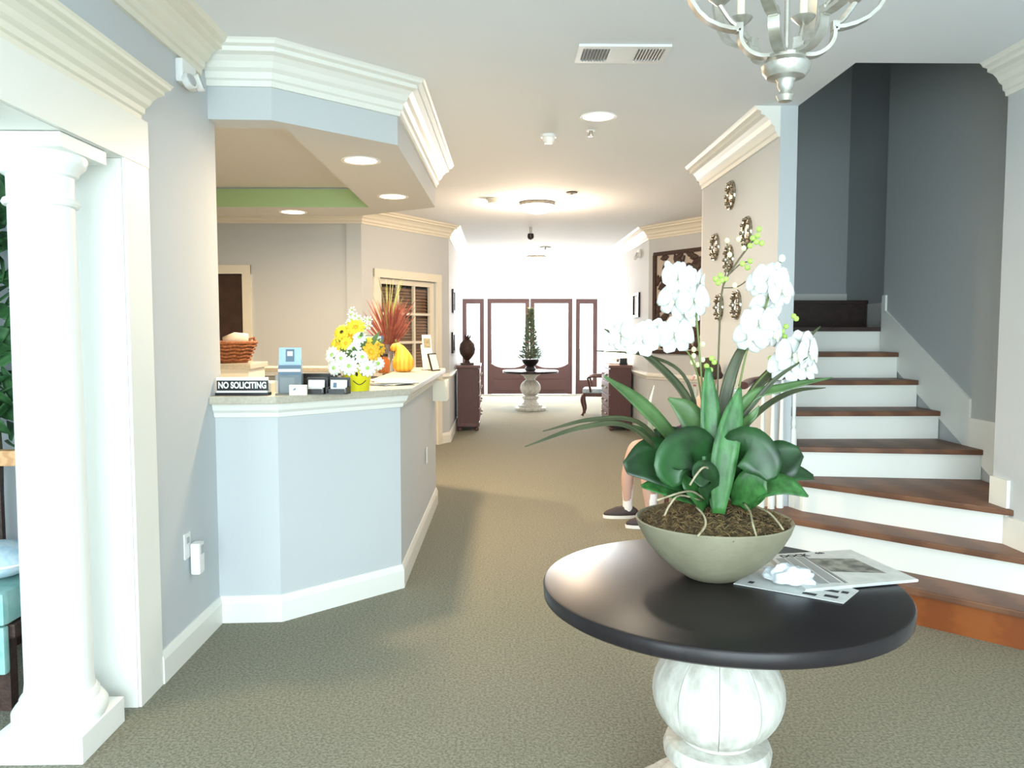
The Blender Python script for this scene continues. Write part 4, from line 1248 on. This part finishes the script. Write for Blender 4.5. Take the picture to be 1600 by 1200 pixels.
MB().box(-.035, .025, -.0145, -.0125, .19, .27).xf(Matrix.Rotation(R(-10), 4, 'X')).build('picture_print', 'root', t)
t2 = thing('picture_frame', 'small angled picture frame at the end of counter', 'picture frame', (bx + .07, 6.62, KZ), R(62))
MB().box(-.06, .06, 0, .012, 0, .15).xf(Matrix.Rotation(R(-16), 4, 'X')).build('frame', 'dark_metal', t2)
MB().box(-.05, .05, -.003, 0, .01, .14).xf(Matrix.Rotation(R(-16), 4, 'X')).build('picture', 'paper', t2)
MB().box(-.02, .02, .01, .07, 0, .004).build('strut', 'dark_metal', t2)

# wicker basket with towel
bkx = at(350, 550, 6.1).x
bs = thing('wicker_basket', 'brown wicker basket holding a cream towel in reception', 'basket', (bkx, 6.1, 1.28))
MB().lathe([(0, 0), (.17, 0), (.175, .01), (.235, .15), (.225, .15), (.165, .015), (0, .015)], 36).build('basket_body', 'wicker', bs, smooth=True)
MB().tube([(.237 * math.cos(R(a)), .237 * math.sin(R(a)), .152) for a in range(0, 361, 12)], .012, 8).build('rim', 'wicker', bs, smooth=True)
for i in range(5):
    z = .025 + i * .026
    r = .178 + z * .42
    MB().tube([(r * math.cos(R(a)), r * math.sin(R(a)), z + .004 * math.sin(R(a * 12))) for a in range(0, 361, 6)], .008, 6).build('weave_band', 'wicker', bs, smooth=True)
MB().tube([(.20, -.03, .13), (.205, -.02, .18), (.225, 0, .19), (.235, .02, .15)], .01, 8).build('handle', 'wicker', bs, smooth=True)
tw_ = MB().tube([(.02, -.05, .16), (.10, -.04, .185), (.19, -.02, .185)], [.035, .045, .035], 12)
tw_.build('towel_roll', 'towel', bs, smooth='all')['label'] = 'rolled cream towel'

# ------------------------------------------------------------------ wall medallions
med = [(1140, 305, 'top of the group, nearest the crown moulding'), (1117, 386, 'left one of the middle row'), (1166, 362, 'right one of the middle row beside green buds'), (1139, 405, 'in the middle, behind orchid branch'), (1125, 480, 'lower left one beside the orchid stem'), (1152, 476, 'lower right one')]
ring = MB().lathe([(.068, .004), (.074, .018), (.092, .022), (.108, .016), (.112, .004), (.112, 0), (0.068, 0), (.068, .004)], 28, cap=False).mesh('ring', 'mirror', True)
disc = MB().lathe([(.07, 0), (.07, .008), (.03, .014), (0, .015)], 24).mesh('disc', 'mirror', True)
bead = MB().ball((0, 0, 0), .014, 8, 6).mesh('bead', 'mirror', 'all')
for px, py, lab in med:
    y_ = 1.77 * F / (px - 780)
    p = at(px, py, y_)
    t = thing('wall_medallion', 'round silver wall medallion, ' + lab, 'wall decor', (1.77, p.y, p.z), 0, 'wall medallions')
    put('ring', ring, t, None, (0, R(-90), 0))
    put('disc', disc, t, None, (0, R(-90), 0))
    for i in range(10):
        a = R(36 * i)
        put('bead', bead, t, (-.022, .09 * math.cos(a), .09 * math.sin(a)))

# ------------------------------------------------------------------ carved panel on the canted right wall
wd = Vector((.9, -1.5)).normalized()
cp = Vector((2.05, 11.0)) + wd * .62
art = thing('carved_panel', 'dark carved wooden foliage panel in frame behind the orchids', 'wall decor', (cp.x, cp.y, 1.215), math.atan2(wd.y, wd.x))
AW, AH = .50, 1.36
MB().box(-AW, AW, -.035, 0, 0, .05).box(-AW, AW, -.035, 0, AH - .05, AH).box(-AW, -AW + .05, -.035, 0, .05, AH - .05).box(AW - .05, AW, -.035, 0, .05, AH - .05).build('frame', 'carved', art, bevel=.006)
MB().box(-AW + .05, AW - .05, -.006, -.001, .05, AH - .05).build('backing', 'art_back', art)
lfm = MB().ribbon([Vector((0, 0, 0)), Vector((0, -.012, .05)), Vector((0, -.014, .10)), Vector((0, -.004, .15))], [.02, .075, .07, .008], (0, -1, 0), -.3, .012).mesh('carved_leaf', 'carved')
rr = random.Random(9)
for i in range(300):
    x, z = rr.uniform(-AW + .06, AW - .06), rr.uniform(.06, AH - .06)
    a = rr.uniform(0, 360)
    ex, ez = x + .15 * math.sin(R(a)), z + .15 * math.cos(R(a))
    if abs(ex) > AW - .05 or not .05 < ez < AH - .05: continue
    if (x < -.22 and z > 1.12) or i % 5 == 0: continue
    o = put('carved_leaf', lfm, art, (x, -.012 - .004 * (i % 3), z), (0, R(a), 0))
MB().tube(spl([(0, -.018, .06), (.06, -.02, .4), (-.05, -.02, .8), (.08, -.02, AH - .08)], 16), .016, 8).build('carved_trunk', 'carved', art, smooth=True)


# pictures on the hall walls
def picture(name, loc, rz, w_, h_, label, frame='dark_metal', face='art_back'):
    t = thing(name, label, 'picture', loc, rz)
    b_ = .035
    MB().box(-w_ / 2, w_ / 2, -.03, 0, 0, b_).box(-w_ / 2, w_ / 2, -.03, 0, h_ - b_, h_).box(-w_ / 2, -w_ / 2 + b_, -.03, 0, b_, h_ - b_).box(w_ / 2 - b_, w_ / 2, -.03, 0, b_, h_ - b_).build('frame', frame, t)
    MB().box(-w_ / 2 + b_, w_ / 2 - b_, -.012, 0, b_, h_ - b_).build('picture', face, t)
    return t


picture('wall_picture', (-.68, 11.75, 1.78), R(90), .42, .34, 'upper dark framed picture on hall left wall', face='carved')
picture('wall_picture', (-.68, 11.6, 1.20), R(90), .40, .30, 'lower dark framed picture on hall left wall above chest', face='carved')
picture('wall_picture', (2.05, 11.9, 1.72), R(-90), .5, .36, 'dark framed picture on hall right wall stub', face='carved')


# ------------------------------------------------------------------ chests of drawers
def chest(loc, rz, label):
    t = thing('chest_of_drawers', label, 'chest', loc, rz, 'hall chests')
    MB().box(-.45, .45, -.16, .16, .10, .96).build('body', 'cab_wood', t, bevel=.004)
    MB().box(-.48, .48, -.19, .175, .96, 1.0).build('top', 'cab_wood', t, bevel=.008)
    MB().box(-.46, .46, -.175, .165, .07, .12).build('plinth', 'cab_wood', t, bevel=.006)
    for sx in (-.40, .40):
        for sy in (-.13, .13):
            MB().lathe([(.02, 0), (.035, .015), (.035, .04), (.022, .055), (.03, .07)], 14).build('foot', 'cab_wood', t, smooth=True, loc=(sx, sy, 0))
    for j in range(4):
        d_ = MB().box(-.42, .42, -.178, -.16, .15 + j * .2, .335 + j * .2).build('drawer', 'cab_wood', t, bevel=.006)
        for sx in (-.22, .22):
            MB().ball((sx, -.195, .243 + j * .2), .018, 10, 6).build('knob', 'silver', d_, smooth='all')
    return t


chest((-.475, 12.55, 0), R(90), 'purplish wooden chest against hall left wall, with dark finial on top')
chest((1.845, 12.55, 0), R(-90), 'dark wooden chest against hall right wall')
t = thing('pineapple_finial', 'dark carved pineapple ornament standing on the left chest', 'ornament', (-.49, 12.3, 1.0))
MB().box(-.10, .10, -.08, .08, 0, .03).build('foot', 'carved', t, bevel=.005)
MB().lathe([(.05, .03), (.03, .07), (.06, .10), (.11, .17), (.125, .24), (.11, .32), (.06, .38), (.03, .40)], 16).build('body', 'carved', t, smooth=True)
for i in range(9):
    a = R(40 * i)
    MB().ribbon([Vector((.02 * math.cos(a), .02 * math.sin(a), .37)), Vector((.05 * math.cos(a), .05 * math.sin(a), .43)), Vector((.07 * math.cos(a), .07 * math.sin(a), .47))], [.02, .03, .004], (math.cos(a), math.sin(a), .3), .2, .003).build('crown_leaf', 'carved', t)
t = thing('glass_lamp', 'white globe lamp glowing on the right chest', 'lamp', (1.80, 12.45, 1.0))
MB().lathe([(0, 0), (.08, 0), (.085, .02), (.03, .04), (.03, .08), (.06, .09), (0, .09)], 20).build('lamp_base', 'trim', t, smooth=True)
MB().lathe([(.06, .09), (.14, .12), (.17, .19), (.14, .26), (.07, .29), (0, .295)], 24).build('globe', 'lamp_glass', t, smooth='all')
t = thing('card_easel', 'small dark card easel on the right chest', 'ornament', (1.90, 12.2, 1.0))
MB().box(-.06, .06, -.01, .03, 0, .03).build('foot', 'black_plastic', t)
MB().box(-.055, .055, 0, .008, .03, .10).build('card', 'black_plastic', t)

# armchair beyond the right chest
ac = thing('armchair', 'wooden armchair with pale blue seat beside the far glass doors', 'chair', (1.78, 14.3, 0), R(-100))
MB().box(-.27, .27, -.26, .24, .36, .42).build('seat_frame', 'mahogany', ac, bevel=.01)
MB().box(-.26, .26, -.27, .22, .42, .50).build('seat_cushion', 'cushion_blue', ac, bevel=.03)
for sx in (-1, 1):
    MB().tube(spl([(sx * .25, -.24, .40), (sx * .275, -.275, .30), (sx * .25, -.24, .12), (sx * .26, -.27, .02)], 10), [.034, .034, .032, .03, .028, .025, .022, .02, .018, .022, .03], 10).build('leg', 'mahogany', ac, smooth='all')
    MB().tube(spl([(sx * .22, .22, .40), (sx * .23, .27, .2), (sx * .24, .33, 0)], 8), .022, 10).build('leg', 'mahogany', ac, smooth='all')
    MB().tube(spl([(sx * .24, .24, .42), (sx * .26, .28, .7), (sx * .24, .33, .98)], 8), .022, 10).build('back_post', 'mahogany', ac, smooth='all')
    MB().tube(spl([(sx * .26, .27, .70), (sx * .30, .05, .72), (sx * .29, -.16, .70), (sx * .28, -.15, .60), (sx * .26, -.12, .44)], 14), .02, 10).build('arm', 'mahogany', ac, smooth='all')
MB().tube(spl([(-.24, .33, .97), (-.1, .345, 1.02), (.1, .345, 1.02), (.24, .33, .97)], 10), .03, 10).build('top_rail', 'mahogany', ac, smooth='all')
MB().box(-.08, .08, .285, .31, .42, 1.0).build('splat', 'mahogany', ac)

# ------------------------------------------------------------------ seated visitor and chair against the medallion wall
PX, PY = 1.505, 6.22
vc = thing('side_chair', 'dark wooden side chair under the seated person', 'chair', (PX - .02, PY, 0), R(-90))
MB().box(-.24, .24, -.24, .22, .43, .475).build('seat', 'carved', vc, bevel=.01)
for sx in (-1, 1):
    MB().tube([(sx * .21, -.21, .45), (sx * .21, -.21, 0)], [.022, .016], 8).build('leg', 'mahogany', vc, smooth=True)
    MB().tube([(sx * .21, .20, .45), (sx * .21, .22, 0)], [.022, .016], 8).build('leg', 'mahogany', vc, smooth=True)
    MB().tube([(sx * .21, .20, .45), (sx * .21, .24, .92)], .018, 8).build('back_post', 'mahogany', vc, smooth=True)
MB().box(-.21, .21, .215, .24, .80, .90).build('back_rail', 'mahogany', vc, bevel=.006)
MB().box(-.21, .21, .20, .22, .60, .66).build('back_rail', 'mahogany', vc, bevel=.006)


def skinned(name, verts, edges, radii, m, parent, levels=2, root=0):
    me = bpy.data.meshes.new(name)
    me.from_pydata(verts, edges, [])
    o = bpy.data.objects.new('tmp', me)
    col.objects.link(o)
    o.modifiers.new('s', 'SKIN').use_smooth_shade = True
    sv = me.skin_vertices[0].data
    for i, r in enumerate(radii):
        sv[i].radius = (r, r) if not isinstance(r, tuple) else r
        sv[i].use_root = (i == root)
    o.modifiers.new('d', 'SUBSURF').levels = levels
    bpy.context.view_layer.update()
    ne = bpy.data.meshes.new_from_object(o.evaluated_get(bpy.context.evaluated_depsgraph_get()))
    bpy.data.objects.remove(o)
    ne.name = name
    ne.materials.clear()
    ne.materials.append(MATS[m])
    ne.shade_smooth()
    return put(name, ne, parent)


pe = thing('person', 'person in dark purple top and shorts with white socks, seated behind orchid', 'person', (PX, PY, 0))
# faces -X; pelvis at the origin of the seat
V = [(.05, 0, .56), (.06, 0, .72), (.075, 0, .86), (.09, 0, .94), (.10, 0, 1.00), (.115, 0, 1.05), (.12, 0, 1.12), (.125, 0, 1.19),
     (.02, .10, .57), (-.42, .16, .60), (-.47, .18, .34), (-.46, .20, .10),          # far leg: hip knee shin ankle
     (.02, -.10, .57), (-.37, -.12, .60), (-.36, -.13, .34), (-.33, -.13, .10),      # near leg
     (.11, .17, .91), (.06, .24, .74), (-.18, .19, .66), (-.25, .17, .66),            # far arm
     (.11, -.17, .91), (.06, -.24, .74), (-.18, -.17, .66), (-.25, -.15, .66)]        # near arm
Ed = [(0, 1), (1, 2), (2, 3), (3, 4), (4, 5), (5, 6), (6, 7), (0, 8), (8, 9), (9, 10), (10, 11), (0, 12), (12, 13), (13, 14), (14, 15), (3, 16), (16, 17), (17, 18), (18, 19), (3, 20), (20, 21), (21, 22), (22, 23)]
Rd = [.12, .10, .11, .08, .05, .055, .085, .07, .085, .060, .055, .036, .085, .060, .055, .036, .05, .04, .032, .026, .05, .04, .032, .026]
skinned('body', V, Ed, Rd, 'skin', pe)
# fingers of both hands, curled on the thighs
for sy, hy in ((1, .165), (-1, -.145)):
    for i in range(4):
        y0 = hy + (i - 1.5) * .017
        ln = (.058, .07, .066, .05)[i]
        skinned('finger', [(-.24, y0, .668), (-.262, y0, .672), (-.262 - ln * .55, y0, .668), (-.262 - ln, y0, .652)], [(0, 1), (1, 2), (2, 3)], [.010, .010, .009, .0075], 'skin', pe, 1)
    skinned('thumb', [(-.215, hy - sy * .02, .668), (-.24, hy - sy * .045, .668), (-.265, hy - sy * .052, .66)], [(0, 1), (1, 2)], [.012, .011, .009], 'skin', pe, 1)
skinned('shirt', [(.05, 0, .60), (.06, 0, .72), (.075, 0, .86), (.09, 0, .94), (.095, 0, .975), (.10, .17, .91), (.06, .24, .74), (.10, -.17, .91), (.06, -.24, .74), (-.15, .195, .67), (-.15, -.18, .67)], [(0, 1), (1, 2), (2, 3), (3, 4), (3, 5), (5, 6), (3, 7), (7, 8), (6, 9), (8, 10)], [.135, .120, .130, .095, .060, .066, .054, .066, .054, .043, .043], 'shirt_purple', pe)
skinned('shorts', [(.06, 0, .58), (.06, 0, .64), (.02, .10, .575), (-.22, .13, .595), (-.32, .145, .60), (.02, -.10, .575), (-.20, -.11, .595), (-.29, -.115, .60)], [(0, 1), (0, 2), (2, 3), (3, 4), (0, 5), (5, 6), (6, 7)], [.148, .14, .10, .092, .090, .10, .092, .090], 'shorts_dark', pe)
hr = MB().ball((0, 0, 0), .098, 20, 12, 1.1)
hr.v = [v_ for v_ in hr.v]
hr.xf(Matrix.Translation((.012, 0, 1.275)))
HD = Vector((.118, 0, -.07))
hb = MB()
hb.add([(x + (.02 if z < 1.27 else 0), y, max(z, 1.215)) for x, y, z in hr.v], hr.f)
hb.build('hair', 'hair', pe, smooth='all', loc=HD)
MB().tube([(-.098, 0, 1.235), (-.118, 0, 1.21), (-.112, 0, 1.20)], [.009, .014, .008], 8).build('nose', 'skin', pe, smooth='all', loc=HD)
for sy in (-1, 1):
    MB().ball((-.088, sy * .032, 1.238), .011, 8, 6).build('eye', 'sock', pe, smooth='all', loc=HD)
    MB().ball((-.005, sy * .088, 1.225), .022, 8, 6, 1.4).build('ear', 'skin', pe, smooth='all', loc=HD)
MB().tube([(-.093, -.024, 1.165), (-.10, 0, 1.163), (-.093, .024, 1.165)], .006, 6).build('mouth', 'rust_grass', pe, smooth='all', loc=HD)
for sy, ax, ay in ((1, -.46, .20), (-1, -.33, -.13)):
    MB().lathe([(.036, .0), (.040, .03), (.040, .10), (.047, .17), (.048, .22), (.046, .225), (.03, .22)], 20).build('sock', 'sock', pe, smooth=True, loc=(ax, ay, .045))
    shp = MB()
    n = 20
    # outline of the sole, then rings up to the shoe opening
    def ol(s_, zz, k_):
        out = []
        for i in range(n):
            a = 2 * math.pi * i / n
            x = -.055 + .145 * math.cos(a) * k_
            yv = .046 * math.sin(a) * (1 + .12 * -math.cos(a)) * k_
            out.append((x, yv, zz))
        return out
    so2 = MB()
    r0, r1 = ol(0, 0, 1.0), ol(0, .026, 1.02)
    so2.add(r0 + r1, [tuple(range(n))[::-1], tuple(range(n, 2 * n))] + [(i, (i + 1) % n, n + (i + 1) % n, n + i) for i in range(n)])
    so2.build('shoe_sole', 'sole', pe, smooth=True, loc=(ax, ay, 0))
    rings = [[(x, y, .026) for x, y, z in ol(0, 0, .98)]]
    for k_, zz in ((.97, .045), (.85, .062), (.6, .08), (.44, .092)):
        rings.append([(x * 1 + (.04 * (1 - k_)), y, zz + (.012 if x > -.02 else 0)) for x, y, z in ol(0, 0, k_)])
    vv = [p for rg in rings for p in rg]
    ff = [(q_ * n + i, q_ * n + (i + 1) % n, (q_ + 1) * n + (i + 1) % n, (q_ + 1) * n + i) for q_ in range(len(rings) - 1) for i in range(n)]
    ff += [tuple(range(n))[::-1], tuple(range((len(rings) - 1) * n, len(rings) * n))]
    MB().add(vv, ff).build('shoe', 'shoe', pe, smooth='all', loc=(ax, ay, 0))

# ------------------------------------------------------------------ side room glimpsed past the column
t = thing('bench', 'brown slatted wooden bench with teal cushion seen past the column', 'bench', (-2.62, 3.35, 0), R(0))
MB().box(-.75, .70, -.22, .22, .30, .36).build('seat_frame', 'carved', t, bevel=.01)
MB().box(-.73, .69, -.27, .18, .364, .50).build('seat_cushion', 'cushion_teal', t, bevel=.03)
MB().box(-.72, .68, -.26, -.225, .17, .36).build('seat_skirt', 'cushion_teal', t, bevel=.01)
MB().box(-.75, .70, .20, .26, .92, .99).build('top_rail', 'wood_ledge', t, bevel=.01)
for i in range(11):
    MB().box(-.70 + i * .13, -.645 + i * .13, .215, .24, .36, .92).build('slat', 'carved', t)
for sx in (-.70, .64):
    for sy in (-.18, .2):
        MB().box(sx - .025, sx + .025, sy - .025, sy + .025, 0, .32).build('leg', 'carved', t)
t = thing('seat_pillow', 'white and blue pillow lying on the teal bench', 'pillow', (-2.08, 3.28, .505))
pm_ = MB().ball((0, 0, .075), .17, 16, 10, .42)
pm_.build('pillow_body', 'cushion_blue', t, smooth='all')
MB().tube([(.171 * math.cos(R(a)), .171 * math.sin(R(a)), .075) for a in range(0, 361, 20)], .006, 6).build('piping', 'trim', t, smooth='all')
bp_ = thing('potted_bush', 'tall dark green potted bush behind the column', 'plant', (-2.43, 3.86, 0))
MB().lathe([(0, 0), (.10, 0), (.13, .30), (.14, .30), (.14, .33), (.12, .33), (0, .30)], 24).build('pot', 'carved', bp_, smooth=True)
MB().tube([(0, 0, .3), (.02, 0, .9), (-.02, 0, 1.9)], .02, 8).build('trunk', 'stem_brown', bp_, smooth='all')
rr = random.Random(33)
lm_ = MB().ribbon([Vector((0, 0, 0)), Vector((0, .03, .05)), Vector((0, .05, .11)), Vector((0, .05, .17))], [.006, .06, .06, .004], (0, -1, .3), .2, .001).mesh('leaf', 'bush_leaf', 'all')
for i in range(230):
    z = rr.uniform(.95, 2.15)
    r = .10 + .10 * rr.random()
    a = rr.uniform(0, 6.28)
    put('leaf', lm_, bp_, (r * .5 * math.cos(a) * 2.2, r * .5 * math.sin(a) * .7 - .06, z), (R(rr.uniform(-70, 70)), R(rr.uniform(-70, 70)), a))
